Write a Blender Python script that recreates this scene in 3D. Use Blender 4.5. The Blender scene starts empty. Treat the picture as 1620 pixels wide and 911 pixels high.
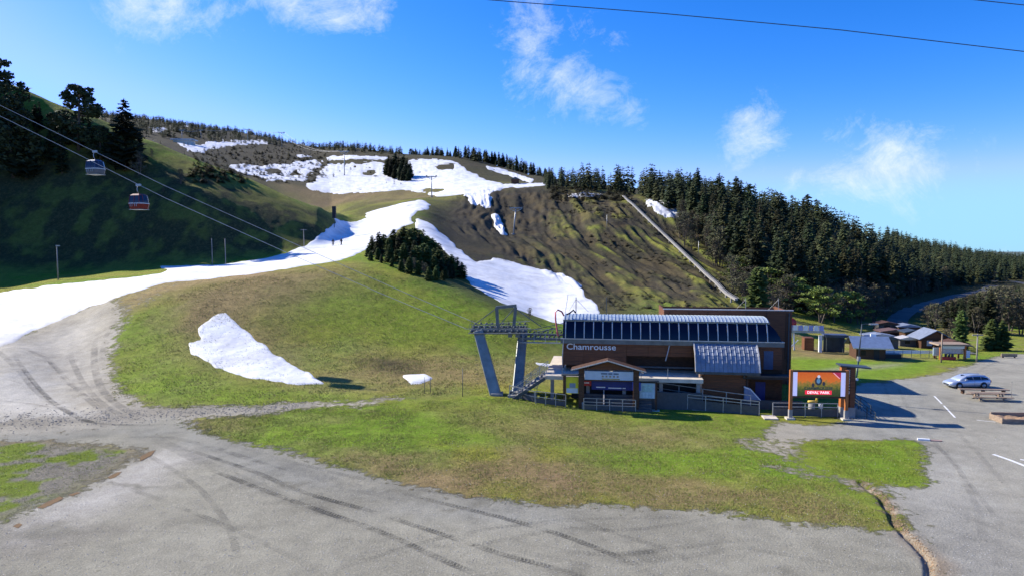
import bpy, bmesh, math, random
import numpy as np
from mathutils import Vector, Matrix
from mathutils.bvhtree import BVHTree
random.seed(7); np.random.seed(7)
R = math.radians
scene = bpy.context.scene
C = scene.collection

# ------------------------------------------------------------------ camera
CAMZ = 16.0; PITCH = R(3.5); F = 1080.0
cam_d = bpy.data.cameras.new('camera'); cam = bpy.data.objects.new('camera', cam_d); C.objects.link(cam)
cam.location = (0, 0, CAMZ); cam.rotation_euler = (math.pi/2 - PITCH, 0, 0)
cam_d.sensor_width = 36.0; cam_d.lens = 36.0*F/1620.0
cam_d.clip_start = 0.5; cam_d.clip_end = 60000
scene.camera = cam
scene.render.resolution_x = 1024; scene.render.resolution_y = 575

# ------------------------------------------------------------------ world, sun, exposure
SUN_EL = R(32.5); SUN_AZ = R(25)            # sun stands to the left, a little behind the scene
sdir = Vector((-math.cos(SUN_EL)*math.cos(SUN_AZ), math.cos(SUN_EL)*math.sin(SUN_AZ), math.sin(SUN_EL)))
world = bpy.data.worlds.new('World'); scene.world = world; world.use_nodes = True
wt = world.node_tree; wt.nodes.clear()
def N(t, typ, **kw):
    n = t.nodes.new(typ)
    for k, v in kw.items(): setattr(n, k, v)
    return n
def setin(n, **kw):
    for k, v in kw.items(): n.inputs[k.replace('_', ' ')].default_value = v
def mth(t, op, a, b=None, c=None, clamp=False):
    n = t.nodes.new('ShaderNodeMath'); n.operation = op; n.use_clamp = clamp
    for i, s in enumerate((a, b, c)):
        if s is None: continue
        if isinstance(s, (int, float)): n.inputs[i].default_value = s
        else: t.links.new(s, n.inputs[i])
    return n.outputs[0]
sky = N(wt, 'ShaderNodeTexSky', sky_type='NISHITA', sun_disc=False)
sky.sun_elevation = SUN_EL; sky.sun_rotation = math.atan2(sdir.x, sdir.y)
sky.altitude = 1700; sky.air_density = 1.0; sky.dust_density = 1.1; sky.ozone_density = 2.5
hs = N(wt, 'ShaderNodeHueSaturation'); hs.inputs['Saturation'].default_value = 1.22; hs.inputs['Value'].default_value = 1.0
wt.links.new(sky.outputs[0], hs.inputs['Color'])
tint = N(wt, 'ShaderNodeMixRGB', blend_type='MULTIPLY'); tint.inputs[0].default_value = 1; tint.inputs[2].default_value = (.46, .9, 1.42, 1); wt.links.new(hs.outputs[0], tint.inputs[1])   # the deep blue of thin mountain air
tc = N(wt, 'ShaderNodeTexCoord'); sp = N(wt, 'ShaderNodeSeparateXYZ'); wt.links.new(tc.outputs['Generated'], sp.inputs[0])
dy = mth(wt, 'MAXIMUM', sp.outputs[1], 0.02)
U = mth(wt, 'DIVIDE', sp.outputs[0], dy); V = mth(wt, 'DIVIDE', sp.outputs[2], dy)
comb = N(wt, 'ShaderNodeCombineXYZ'); wt.links.new(U, comb.inputs[0]); wt.links.new(V, comb.inputs[1])
def wnoise(scale, detail, rough, dist, sx=1, sy=1, rot=0):
    mp = N(wt, 'ShaderNodeMapping'); wt.links.new(comb.outputs[0], mp.inputs[0]); mp.inputs['Scale'].default_value = (sx, sy, 1); mp.inputs['Rotation'].default_value = (0, 0, rot)
    n = N(wt, 'ShaderNodeTexNoise'); n.inputs['Scale'].default_value = scale; n.inputs['Detail'].default_value = detail
    n.inputs['Roughness'].default_value = rough; n.inputs['Distortion'].default_value = dist
    wt.links.new(mp.outputs[0], n.inputs['Vector']); return n.outputs[0]
n1 = wnoise(8, 12, .72, .6, .85, 1.0, .5); n2 = wnoise(26, 9, .74, .7, .8, 1.0, .6)
CLOUDS = [(265, 12, 76, 48, 1.1), (360, 30, 45, 26, .8), (430, 2, 55, 24, .8), (520, 22, 72, 48, 1.05), (560, 62, 40, 26, .55), (580, 5, 55, 26, .75),
          (838, 88, 46, 76, 1.05), (925, 60, 44, 34, .6), (885, 138, 44, 44, .95), (940, 152, 46, 34, .95), (985, 182, 44, 24, .9), (968, 70, 18, 40, .6),
          (1192, 212, 44, 42, 1.0), (1162, 240, 28, 30, .9), (1412, 250, 85, 46, 1.15), (1350, 282, 90, 38, .85), (1430, 325, 60, 22, .4), (1500, 245, 70, 14, .32), (1390, 207, 32, 10, .4),
          (80, 102, 14, 10, .5), (1600, 396, 44, 14, .7), (-300, 60, 160, 60, .7), (1950, 150, 140, 60, .6)]
acc = None
for (px, py, rx, ry, a) in CLOUDS:
    du = mth(wt, 'MULTIPLY', mth(wt, 'SUBTRACT', U, (px-810)/F), F/rx*.70); dv = mth(wt, 'MULTIPLY', mth(wt, 'SUBTRACT', V, (389.5-py)/F), F/ry*.70)
    r2 = mth(wt, 'ADD', mth(wt, 'MULTIPLY', du, du), mth(wt, 'MULTIPLY', dv, dv))
    g = mth(wt, 'MULTIPLY', mth(wt, 'EXPONENT', mth(wt, 'MULTIPLY', r2, -1.0)), a)
    acc = g if acc is None else mth(wt, 'MAXIMUM', acc, g)
nz = mth(wt, 'ADD', mth(wt, 'MULTIPLY', n1, .68), mth(wt, 'MULTIPLY', n2, .32))
thr = mth(wt, 'SUBTRACT', mth(wt, 'ADD', mth(wt, 'MULTIPLY', acc, .62), mth(wt, 'MULTIPLY', nz, 2.9)), 1.74)
cov = mth(wt, 'MULTIPLY', thr, 1.35, clamp=True); cov = mth(wt, 'MULTIPLY', cov, mth(wt, 'MULTIPLY', acc, 2.2, clamp=True))
cov = mth(wt, 'MULTIPLY', mth(wt, 'POWER', cov, 1.25), .76)
cov = mth(wt, 'MULTIPLY', cov, mth(wt, 'GREATER_THAN', sp.outputs[1], 0.05))
mixc = N(wt, 'ShaderNodeMixRGB'); wt.links.new(cov, mixc.inputs[0]); sr = N(wt, 'ShaderNodeSeparateColor'); wt.links.new(tint.outputs[0], sr.inputs[0]); cr_ = N(wt, 'ShaderNodeCombineColor')
wt.links.new(mth(wt, 'SMOOTH_MIN', mth(wt, 'MULTIPLY', mth(wt, 'POWER', sr.outputs[0], 2.1), 2.8), 3.2, 1.0), cr_.inputs[0]); gch = mth(wt, 'SMOOTH_MIN', mth(wt, 'MULTIPLY', mth(wt, 'POWER', sr.outputs[1], 1.2), 1.1), 6.2, 2.0); wt.links.new(gch, cr_.inputs[1]); wt.links.new(mth(wt, 'MAXIMUM', mth(wt, 'MULTIPLY', sr.outputs[2], 1.35), mth(wt, 'MULTIPLY', gch, 1.4)), cr_.inputs[2])
wt.links.new(cr_.outputs[0], mixc.inputs[1]); mixc.inputs[2].default_value = (8.0, 8.6, 9.4, 1)
bg = N(wt, 'ShaderNodeBackground'); bg.inputs[1].default_value = 0.075
wo = N(wt, 'ShaderNodeOutputWorld'); wt.links.new(mixc.outputs[0], bg.inputs[0]); wt.links.new(bg.outputs[0], wo.inputs[0])

sun_d = bpy.data.lights.new('sun', 'SUN'); sun_d.energy = 5.0; sun_d.angle = R(0.53); sun_d.color = (1.0, .94, .83)
sun = bpy.data.objects.new('sun', sun_d); C.objects.link(sun); sun.rotation_euler = sdir.to_track_quat('Z', 'Y').to_euler()
sun.location = sdir*200
vs = scene.view_settings; vs.view_transform = 'Standard'; vs.look = 'None'; vs.gamma = 1.0; vs.exposure = 0.75
vs.use_curve_mapping = False

# ------------------------------------------------------------------ numeric helpers
cp, sp_ = math.cos(PITCH), math.sin(PITCH)
def ray(px, py):
    a = (px-810)/F; b = (455.5-py)/F
    return Vector((a, cp + b*sp_, -sp_ + b*cp))
def W(px, py, D):
    d = ray(px, py); return Vector((0, 0, CAMZ)) + d*(D/d.y)
def proj(x, y, z):            # numpy arrays -> pixel in the photograph
    zz = z-CAMZ; f = y*cp - zz*sp_; u = y*sp_ + zz*cp
    f = np.where(f < .01, .01, f)
    return 810 + F*x/f, 455.5 - F*u/f
def _h(ix, iy, s):
    with np.errstate(over='ignore'):
        n = (ix.astype(np.int64)*374761393 + iy.astype(np.int64)*668265263 + s*974711) & 0x7fffffff
        n = ((n ^ (n >> 13))*1274126177) & 0x7fffffff
        n = (n ^ (n >> 16))
    return (n & 0xffff)/65535.0
def vnoise(x, y, s=0):
    ix = np.floor(x); iy = np.floor(y); fx = x-ix; fy = y-iy
    fx = fx*fx*fx*(fx*(fx*6-15)+10); fy = fy*fy*fy*(fy*(fy*6-15)+10)
    a = _h(ix, iy, s); b = _h(ix+1, iy, s); c = _h(ix, iy+1, s); d = _h(ix+1, iy+1, s)
    return (a*(1-fx)+b*fx)*(1-fy) + (c*(1-fx)+d*fx)*fy
def fbm(x, y, scale, octv=4, s=0, gain=.5):
    r = 0; amp = 1; tot = 0; x = np.asarray(x, float)/scale; y = np.asarray(y, float)/scale
    for o in range(octv):
        r = r + amp*(vnoise(x, y, s+o*17)-.5); tot += amp; amp *= gain
        x, y = x*1.9+y*.55+3.1, y*1.9-x*.55+7.7
    return r/tot*2          # about -1..1
def sstep(a, b, x):
    t = np.clip((x-a)/(b-a), 0, 1); return t*t*(3-2*t)
def pchip(xk, yk, x):
    xk = np.asarray(xk, float); yk = np.asarray(yk, float); h = np.diff(xk); d = np.diff(yk)/h
    m = np.zeros_like(yk); m[0] = d[0]; m[-1] = d[-1]
    for i in range(1, len(xk)-1):
        if d[i-1]*d[i] > 0:
            w1 = 2*h[i]+h[i-1]; w2 = h[i]+2*h[i-1]; m[i] = (w1+w2)/(w1/d[i-1]+w2/d[i])
    i = np.clip(np.searchsorted(xk, x)-1, 0, len(h)-1); t = (x-xk[i])/h[i]
    return ((2*t**3-3*t**2+1)*yk[i] + (t**3-2*t**2+t)*h[i]*m[i] + (-2*t**3+3*t**2)*yk[i+1] + (t**3-t**2)*h[i]*m[i+1])
def inpoly(x, y, P):
    P = np.asarray(P); c = np.zeros(x.shape, bool); j = len(P)-1
    for i in range(len(P)):
        xi, yi = P[i]; xj, yj = P[j]
        if yi != yj:
            t = ((yi > y) != (yj > y)) & (x < (xj-xi)*(y-yi)/(yj-yi)+xi); c ^= t
        j = i
    return c
def sdist(x, y, P):           # signed distance, >0 inside
    P = np.asarray(P); d2 = np.full(x.shape, 1e18)
    for i in range(len(P)):
        ax, ay = P[i-1]; bx, by = P[i]; ex, ey = bx-ax, by-ay; L = ex*ex+ey*ey+1e-9
        t = np.clip(((x-ax)*ex+(y-ay)*ey)/L, 0, 1); d2 = np.minimum(d2, (x-ax-t*ex)**2+(y-ay-t*ey)**2)
    return np.where(inpoly(x, y, P), 1, -1)*np.sqrt(d2)

# ------------------------------------------------------------------ terrain: profiles along directions from the camera post
# each profile: 13 knots (distance, value); value < 0 in ('z', v) form gives height in metres, else picture row of that ground point
Z = lambda v: ('z', v)
PROF = {
 -2600: [(4,Z(0)),(15,Z(0)),(24,Z(0)),(29,Z(2)),(34,Z(6)),(38,Z(12)),(43,Z(18)),(52,Z(30)),(65,Z(45)),(100,Z(55)),(300,Z(100)),(500,Z(150)),(800,Z(120))],
 -800: [(4,Z(0)),(28,Z(0)),(58,Z(0)),(70,Z(1.5)),(80,Z(4)),(90,Z(9)),(100,Z(14)),(120,Z(28)),(145,Z(44)),(220,Z(60)),(600,Z(150)),(1000,Z(220)),(1500,Z(200))],
 -400: [(4,Z(0)),(33,Z(0)),(62,Z(0)),(80,Z(1.6)),(95,Z(4)),(106,Z(8)),(118,Z(13)),(138,Z(33)),(162,Z(54)),(240,Z(58)),(700,Z(160)),(1200,Z(250)),(1700,Z(230))],
 -200: [(4,Z(0)),(33,Z(0)),(64,Z(0)),(86,Z(2)),(104,Z(5)),(118,Z(8)),(134,Z(12)),(154,Z(38)),(178,Z(62)),(262,Z(56)),(700,Z(150)),(1200,Z(260)),(1700,Z(240))],
 0:    [(4,Z(0)),(33,Z(0)),(64,Z(0)),(88,550),(110,500),(126,463),(149,430),(170,292),(194,128),(270,Z(52)),(600,Z(95)),(1250,182),(1800,Z(220))],
 100:  [(4,Z(0)),(33,Z(0)),(64,Z(0)),(85,572),(106,500),(125,450),(150,433),(170,302),(194,165),(270,Z(44)),(580,Z(86)),(1250,187),(1800,Z(215))],
 200:  [(4,Z(0)),(33,Z(0)),(65,Z(0)),(84,568),(108,470),(127,440),(151,426),(173,300),(198,206),(270,Z(38)),(520,232),(1250,203),(1800,Z(195))],
 300:  [(4,Z(0)),(33,Z(0)),(66,Z(.2)),(84,562),(111,452),(129,431),(153,416),(174,295),(202,249),(262,Z(30)),(480,250),(1200,216),(1800,Z(175))],
 400:  [(4,Z(0)),(33,Z(0)),(67,Z(.4)),(85,560),(117,436),(133,424),(157,410),(176,322),(200,286),(258,Z(26)),(470,274),(1100,228),(1700,Z(140))],
 500:  [(4,Z(0)),(33,Z(0)),(68,Z(.5)),(86,564),(122,421),(139,410),(167,391),(181,350),(201,326),(252,Z(24)),(460,288),(950,242),(1500,Z(105))],
 560:  [(4,Z(0)),(33,Z(0)),(68,Z(.6)),(87,562),(124,414),(148,398),(178,380),(212,362),(248,347),(300,330),(460,292),(850,240),(1400,Z(95))],
 610:  [(4,Z(0)),(33,Z(0)),(69,Z(.7)),(88,560),(124,417),(152,392),(186,368),(224,348),(264,333),(320,318),(470,288),(800,247),(1300,Z(85))],
 660:  [(4,Z(0)),(33,Z(0)),(70,Z(.8)),(89,560),(121,431),(152,408),(190,362),(232,334),(272,318),(330,312),(480,286),(760,251),(1200,Z(80))],
 720:  [(4,Z(0)),(33,Z(0)),(71,Z(.8)),(90,562),(116,452),(136,440),(170,398),(214,364),(262,334),(325,307),(480,281),(740,253),(1200,Z(75))],
 800:  [(4,Z(0)),(33,Z(0)),(71,Z(.7)),(91,566),(108,489),(122,478),(160,428),(214,380),(270,340),(332,300),(460,287),(700,272),(1200,Z(50))],
 880:  [(4,Z(0)),(33,Z(0)),(70,Z(.3)),(90,578),(104,522),(117,503),(158,444),(212,388),(268,340),(332,300),(410,293),(600,291),(1200,Z(30))],
 950:  [(4,Z(0)),(33,Z(0)),(70,Z(.1)),(90,Z(.3)),(106,Z(1.5)),(118,502),(156,450),(208,394),(264,340),(330,304),(410,301),(600,298),(1200,Z(20))],
 1010: [(4,Z(0)),(33,Z(0)),(70,Z(0)),(90,Z(.2)),(106,Z(1.2)),(118,501),(154,454),(204,403),(258,348),(330,308),(400,308),(600,306),(1200,Z(15))],
 1100: [(4,Z(0)),(33,Z(0)),(68,Z(0)),(88,Z(.1)),(104,Z(1)),(116,502),(146,465),(190,424),(242,376),(305,332),(380,326),(600,326),(1200,Z(8))],
 1200: [(4,Z(0)),(33,Z(0)),(66,Z(0)),(86,Z(0)),(100,Z(0)),(116,520),(140,494),(176,458),(222,415),(284,372),(350,352),(600,350),(1200,Z(-5))],
 1300: [(4,Z(0)),(33,Z(0)),(64,Z(0)),(80,Z(0)),(96,Z(0)),(118,Z(-.6)),(138,515),(168,484),(216,446),(276,404),(340,384),(600,380),(1200,Z(-15))],
 1400: [(4,Z(0)),(33,Z(0)),(64,Z(0)),(80,Z(0)),(98,Z(-.1)),(118,Z(-1.0)),(140,524),(172,500),(220,474),(284,436),(345,410),(600,393),(1200,Z(-20))],
 1500: [(4,Z(0)),(33,Z(0)),(64,Z(0)),(80,Z(0)),(98,Z(-.2)),(118,Z(-1.4)),(140,525),(172,504),(228,482),(300,452),(380,428),(650,406),(1300,Z(-25))],
 1620: [(4,Z(0)),(33,Z(0)),(64,Z(0)),(80,Z(0)),(98,Z(-.2)),(118,Z(-1.5)),(140,528),(172,506),(230,482),(310,452),(420,432),(760,413),(1400,Z(-30))],
 2000: [(4,Z(0)),(33,Z(0)),(62,Z(0)),(78,Z(0)),(95,Z(-.2)),(115,Z(-1.5)),(140,Z(-3)),(170,Z(-4)),(230,Z(-4)),(300,Z(-2)),(400,Z(0)),(700,Z(2)),(1400,Z(-40))],
 4000: [(4,Z(0)),(15,Z(0)),(25,Z(0)),(31,Z(0)),(37,Z(0)),(43,Z(-1)),(50,Z(-2)),(62,Z(-3)),(85,Z(-4)),(115,Z(-3)),(160,Z(-2)),(300,Z(0)),(700,Z(-20))],
}
pk = np.array(sorted(PROF), float)
nk = 13
Dk = np.zeros((len(pk), nk)); Zk = np.zeros((len(pk), nk))
for i, p in enumerate(sorted(PROF)):
    for k, (D, v) in enumerate(PROF[p]):
        Dk[i, k] = D; Zk[i, k] = v[1] if isinstance(v, tuple) else W(p, v, D).z
cols = np.concatenate([np.linspace(-2600, -800, 24)[:-1], np.linspace(-800, -40, 60)[:-1], np.linspace(-40, 1660, 660)[:-1], np.linspace(1660, 2000, 40)[:-1], np.linspace(2000, 4000, 30)])
seg = [6, 104, 60, 62, 30, 34, 62, 62, 26, 26, 44, 8]
DC = np.array([pchip(pk, Dk[:, k], cols) for k in range(nk)]).T
ZC = np.array([pchip(pk, Zk[:, k], cols) for k in range(nk)]).T
def column(dk, zk, tt):
    ks = np.floor(tt).astype(int).clip(0, nk-2); fr = tt-ks
    D = dk[ks]*(dk[ks+1]/dk[ks])**fr
    return D, pchip(dk, zk, D)
tt = np.concatenate([np.linspace(k, k+1, n, endpoint=False) for k, n in enumerate(seg)] + [np.array([12.0])])
nr, nc = len(tt), len(cols)
X = np.zeros((nc, nr)); Y = np.zeros((nc, nr)); ZZ = np.zeros((nc, nr))
for i in range(nc):
    D, z = column(DC[i], ZC[i], tt); Y[i] = D; ZZ[i] = z; X[i] = D*(cols[i]-810)/F
def furrow_uv(x, y): return x+.06*y+fbm(x, y, 60, 2, 33)*4, y
def relief(x, y, t):          # metres of small unevenness; calm on the lot, rough on the hills
    rough = sstep(2.0, 2.6, t)
    right = sstep(1180, 1300, 810+F*x/np.maximum(y, 1))*(1-sstep(5.5, 6.5, t))
    rough = rough*(1-right)
    z = fbm(x, y, 9, 4, 3)*.14*rough + fbm(x, y, 1.3, 3, 5)*.045*rough*(1-sstep(4, 7, t)) + fbm(x, y, 5, 3, 9)*.03*(1-rough)
    z = z + fbm(x, y, 34, 5, 11)*1.0*sstep(6, 7.5, t) + fbm(x, y, 9, 4, 12)*.45*sstep(6, 7, t) + fbm(x, y, 90, 4, 21)*5*sstep(10, 11.2, t)
    # furrows running down the mound on the right of the lift
    px = 810+F*x/np.maximum(y, 1)
    m = sstep(690, 770, px)*(1-sstep(1120, 1200, px))*sstep(5.0, 5.6, t)*(1-sstep(8.6, 9.2, t))*sstep(-25, 35, px-np.interp(t, [4.9, 5.3, 5.8, 6.3, 7.0], [985, 960, 915, 850, 700]))
    u, v = furrow_uv(x, y)
    z = z + m*(fbm(u, v*.10, 5.0, 4, 31, .6)*1.5 + fbm(u, v*.14, 1.7, 3, 37)*.85)
    # grazing terraces on the left hill and knoll
    return z
TT = np.repeat(tt[None, :], nc, 0)
ZZ = ZZ + relief(X, Y, TT)
V3 = np.stack([X, Y, ZZ], -1).reshape(-1, 3)
ii, jj = np.meshgrid(np.arange(nc-1), np.arange(nr-1), indexing='ij'); a = (ii*nr+jj).ravel()
FQ = np.stack([a, a+nr, a+nr+1, a+1], -1)
def np_mesh(name, verts, quads, smooth=True):
    me = bpy.data.meshes.new(name); n = len(quads); k = quads.shape[1]
    me.vertices.add(len(verts)); me.vertices.foreach_set('co', np.ascontiguousarray(verts, np.float32).ravel())
    me.loops.add(n*k); me.loops.foreach_set('vertex_index', np.ascontiguousarray(quads, np.int32).ravel())
    me.polygons.add(n); me.polygons.foreach_set('loop_start', np.arange(0, n*k, k, dtype=np.int32))
    if smooth: me.polygons.foreach_set('use_smooth', np.ones(n, bool))
    me.update(calc_edges=True); return me
bvh = BVHTree.FromPolygons(V3.tolist(), FQ.tolist())
def hit(px, py):
    r = bvh.ray_cast(Vector((0, 0, CAMZ)), ray(px, py).normalized(), 5000); return r[0]
def gz(x, y):
    r = bvh.ray_cast(Vector((x, y, 900)), Vector((0, 0, -1)), 3000); return r[0].z if r[0] is not None else 0.0
def world_poly(P, step=12):
    out = []
    for i in range(len(P)):
        a, b = P[i], P[(i+1) % len(P)]; n = max(1, int(math.hypot(b[0]-a[0], b[1]-a[1])/step))
        for k in range(n):
            h = hit(a[0]+(b[0]-a[0])*k/n, a[1]+(b[1]-a[1])*k/n)
            if h is not None: out.append((h.x, h.y))
    return out
# ------------------------------------------------------------------ materials
MATS = {}
def mat(name, col, rough=.7, var=.25, scale=3.0, metal=0.0, bump=.0, bscale=None, stretch=(1,1,1), col2=None, spec=.4, emit=None, rnd=0.0, coords='Object', detail=5):
    if name in MATS: return MATS[name]
    m = bpy.data.materials.new(name); m.use_nodes = True; t = m.node_tree; b = t.nodes['Principled BSDF']
    tcn = N(t, 'ShaderNodeTexCoord'); mp = N(t, 'ShaderNodeMapping'); mp.inputs['Scale'].default_value = stretch; t.links.new(tcn.outputs[coords], mp.inputs[0])
    n = N(t, 'ShaderNodeTexNoise'); n.inputs['Scale'].default_value = scale; n.inputs['Detail'].default_value = detail; n.inputs['Roughness'].default_value = .62
    t.links.new(mp.outputs[0], n.inputs['Vector'])
    mr = N(t, 'ShaderNodeMapRange'); mr.inputs[1].default_value = .3; mr.inputs[2].default_value = .7
    t.links.new(n.outputs[0], mr.inputs[0])
    mx = N(t, 'ShaderNodeMixRGB'); t.links.new(mr.outputs[0], mx.inputs[0])
    c2 = col2 if col2 else tuple(c*(1-var) for c in col); c1 = col if col2 else tuple(min(1, c*(1+var*.6)) for c in col)
    mx.inputs[1].default_value = (*c2, 1); mx.inputs[2].default_value = (*c1, 1)
    out = mx.outputs[0]
    if rnd:
        oi = N(t, 'ShaderNodeObjectInfo'); h = N(t, 'ShaderNodeHueSaturation')
        t.links.new(mth(t, 'ADD', mth(t, 'MULTIPLY', oi.outputs['Random'], rnd), 1-rnd*.5), h.inputs['Value'])
        t.links.new(mth(t, 'ADD', mth(t, 'MULTIPLY', oi.outputs['Random'], rnd*.09), .5-rnd*.065), h.inputs['Hue'])
        t.links.new(out, h.inputs['Color']); out = h.outputs[0]
    t.links.new(out, b.inputs['Base Color'])
    b.inputs['Roughness'].default_value = rough; b.inputs['Metallic'].default_value = metal; b.inputs['Specular IOR Level'].default_value = spec
    if bump:
        n2 = N(t, 'ShaderNodeTexNoise'); n2.inputs['Scale'].default_value = bscale or scale*3; n2.inputs['Detail'].default_value = 4; t.links.new(mp.outputs[0], n2.inputs['Vector'])
        bp = N(t, 'ShaderNodeBump'); bp.inputs['Strength'].default_value = bump; bp.inputs['Distance'].default_value = .03; t.links.new(n2.outputs[0], bp.inputs['Height']); t.links.new(bp.outputs[0], b.inputs['Normal'])
    if emit: b.inputs['Emission Color'].default_value = (*col, 1); b.inputs['Emission Strength'].default_value = emit
    MATS[name] = m; return m

def ground_material():
    m = bpy.data.materials.new('ground_cover'); m.use_nodes = True; t = m.node_tree; b = t.nodes['Principled BSDF']
    at = N(t, 'ShaderNodeAttribute', attribute_name='turf'); ab = N(t, 'ShaderNodeAttribute', attribute_name='bare'); tcn = N(t, 'ShaderNodeTexCoord')
    def nz(scale, det=5, rough=.65, st=(1,1,1)):
        mp = N(t, 'ShaderNodeMapping'); mp.inputs['Scale'].default_value = st; t.links.new(tcn.outputs['Object'], mp.inputs[0])
        n = N(t, 'ShaderNodeTexNoise'); n.inputs['Scale'].default_value = scale; n.inputs['Detail'].default_value = det; n.inputs['Roughness'].default_value = rough
        t.links.new(mp.outputs[0], n.inputs['Vector']); return n.outputs[0]
    def sc_(col, f):
        vm = N(t, 'ShaderNodeVectorMath', operation='SCALE'); t.links.new(col, vm.inputs[0]); t.links.new(f, vm.inputs['Scale']); return vm.outputs[0]
    def mixc(f, a_, b_):
        mx = N(t, 'ShaderNodeMixRGB'); t.links.new(f, mx.inputs[0])
        for i, c in ((1, a_), (2, b_)):
            if isinstance(c, tuple): mx.inputs[i].default_value = c
            else: t.links.new(c, mx.inputs[i])
        return mx.outputs[0]
    fine = nz(6.5, 7, .75); mid = nz(.75, 7, .70); big = nz(.10, 4); edge = nz(1.3, 9, .74)
    cen = lambda n, k: mth(t, 'MULTIPLY', mth(t, 'SUBTRACT', n, .5), k)
    # turf: dark gaps, dry blades
    ft = mth(t, 'MAXIMUM', mth(t, 'ADD', mth(t, 'ADD', cen(fine, 2.1), cen(mid, 1.8)), 1.12), .25)
    tc_ = sc_(at.outputs['Color'], ft)
    dry = mth(t, 'MULTIPLY', mth(t, 'MULTIPLY', mth(t, 'SUBTRACT', nz(1.6, 9, .78), .50), 5.5, clamp=True), mth(t, 'MULTIPLY', at.outputs['Alpha'], .55))
    tc_ = mixc(dry, tc_, (.25, .20, .075, 1))
    soil = mth(t, 'MULTIPLY', mth(t, 'MULTIPLY', mth(t, 'SUBTRACT', nz(2.6, 8, .75, (1, .7, 1)), .575), 9, clamp=True), mth(t, 'MULTIPLY', at.outputs['Alpha'], .42))
    tc_ = mixc(soil, tc_, (.085, .065, .04, 1))
    # gravel: speckle, stains, stray stones
    fb = mth(t, 'MAXIMUM', mth(t, 'ADD', mth(t, 'ADD', cen(nz(10, 7, .82), 2.0), cen(mid, .8)), mth(t, 'ADD', cen(big, .9), 1.0)), .3)
    bc_ = sc_(ab.outputs['Color'], fb)
    vo = N(t, 'ShaderNodeTexVoronoi'); vo.inputs['Scale'].default_value = 6.0; t.links.new(tcn.outputs['Object'], vo.inputs['Vector'])
    sc = N(t, 'ShaderNodeSeparateColor'); t.links.new(vo.outputs['Color'], sc.inputs[0])
    st = mth(t, 'MULTIPLY', mth(t, 'LESS_THAN', vo.outputs['Distance'], .2), mth(t, 'GREATER_THAN', sc.outputs[0], .6))
    bc_ = mixc(mth(t, 'MULTIPLY', st, .6), bc_, mixc(sc.outputs[1], (.12, .11, .095, 1), (.58, .55, .5, 1)))
    w = mth(t, 'MULTIPLY', mth(t, 'SUBTRACT', mth(t, 'ADD', ab.outputs['Alpha'], cen(edge, 2.3)), .38), 3.4, clamp=True)
    t.links.new(mixc(w, tc_, bc_), b.inputs['Base Color']); b.inputs['Roughness'].default_value = .95; b.inputs['Specular IOR Level'].default_value = .1
    h = mth(t, 'ADD', mth(t, 'MULTIPLY', nz(8, 6, .75), mth(t, 'ADD', mth(t, 'MULTIPLY', mth(t, 'SUBTRACT', 1, w), .75), .35)), mth(t, 'MULTIPLY', mid, mth(t, 'ADD', mth(t, 'MULTIPLY', mth(t, 'SUBTRACT', 1, w), 1.0), .35)))
    bp = N(t, 'ShaderNodeBump'); bp.inputs['Strength'].default_value = 1.0; bp.inputs['Distance'].default_value = .2; t.links.new(h, bp.inputs['Height']); t.links.new(bp.outputs[0], b.inputs['Normal'])
    return m
def snow_material():
    m = bpy.data.materials.new('spring_snow'); m.use_nodes = True; t = m.node_tree; b = t.nodes['Principled BSDF']
    tcn = N(t, 'ShaderNodeTexCoord'); n = N(t, 'ShaderNodeTexNoise'); n.inputs['Scale'].default_value = .22; n.inputs['Detail'].default_value = 10; n.inputs['Roughness'].default_value = .68; t.links.new(tcn.outputs['Object'], n.inputs['Vector'])
    at = N(t, 'ShaderNodeAttribute', attribute_name='dirt')
    cr = N(t, 'ShaderNodeValToRGB'); cr.color_ramp.elements[0].position = .3; cr.color_ramp.elements[0].color = (.50, .50, .50, 1); cr.color_ramp.elements[1].position = .58; cr.color_ramp.elements[1].color = (.76, .77, .78, 1); t.links.new(n.outputs[0], cr.inputs[0])
    mx = N(t, 'ShaderNodeMixRGB'); t.links.new(mth(t, 'MULTIPLY', at.outputs['Fac'], mth(t, 'ADD', mth(t, 'MULTIPLY', n.outputs[0], 1.2), -.1)), mx.inputs[0]); t.links.new(cr.outputs[0], mx.inputs[1]); mx.inputs[2].default_value = (.40, .37, .31, 1)
    t.links.new(mx.outputs[0], b.inputs['Base Color']); b.inputs['Roughness'].default_value = .75; b.inputs['Specular IOR Level'].default_value = .25
    n2 = N(t, 'ShaderNodeTexNoise'); n2.inputs['Scale'].default_value = 1.6; n2.inputs['Detail'].default_value = 6; t.links.new(tcn.outputs['Object'], n2.inputs['Vector'])
    bp = N(t, 'ShaderNodeBump'); bp.inputs['Strength'].default_value = .4; bp.inputs['Distance'].default_value = .12; t.links.new(n2.outputs[0], bp.inputs['Height']); t.links.new(bp.outputs[0], b.inputs['Normal'])
    return m
M_ground = ground_material(); M_snow = snow_material()

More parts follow.
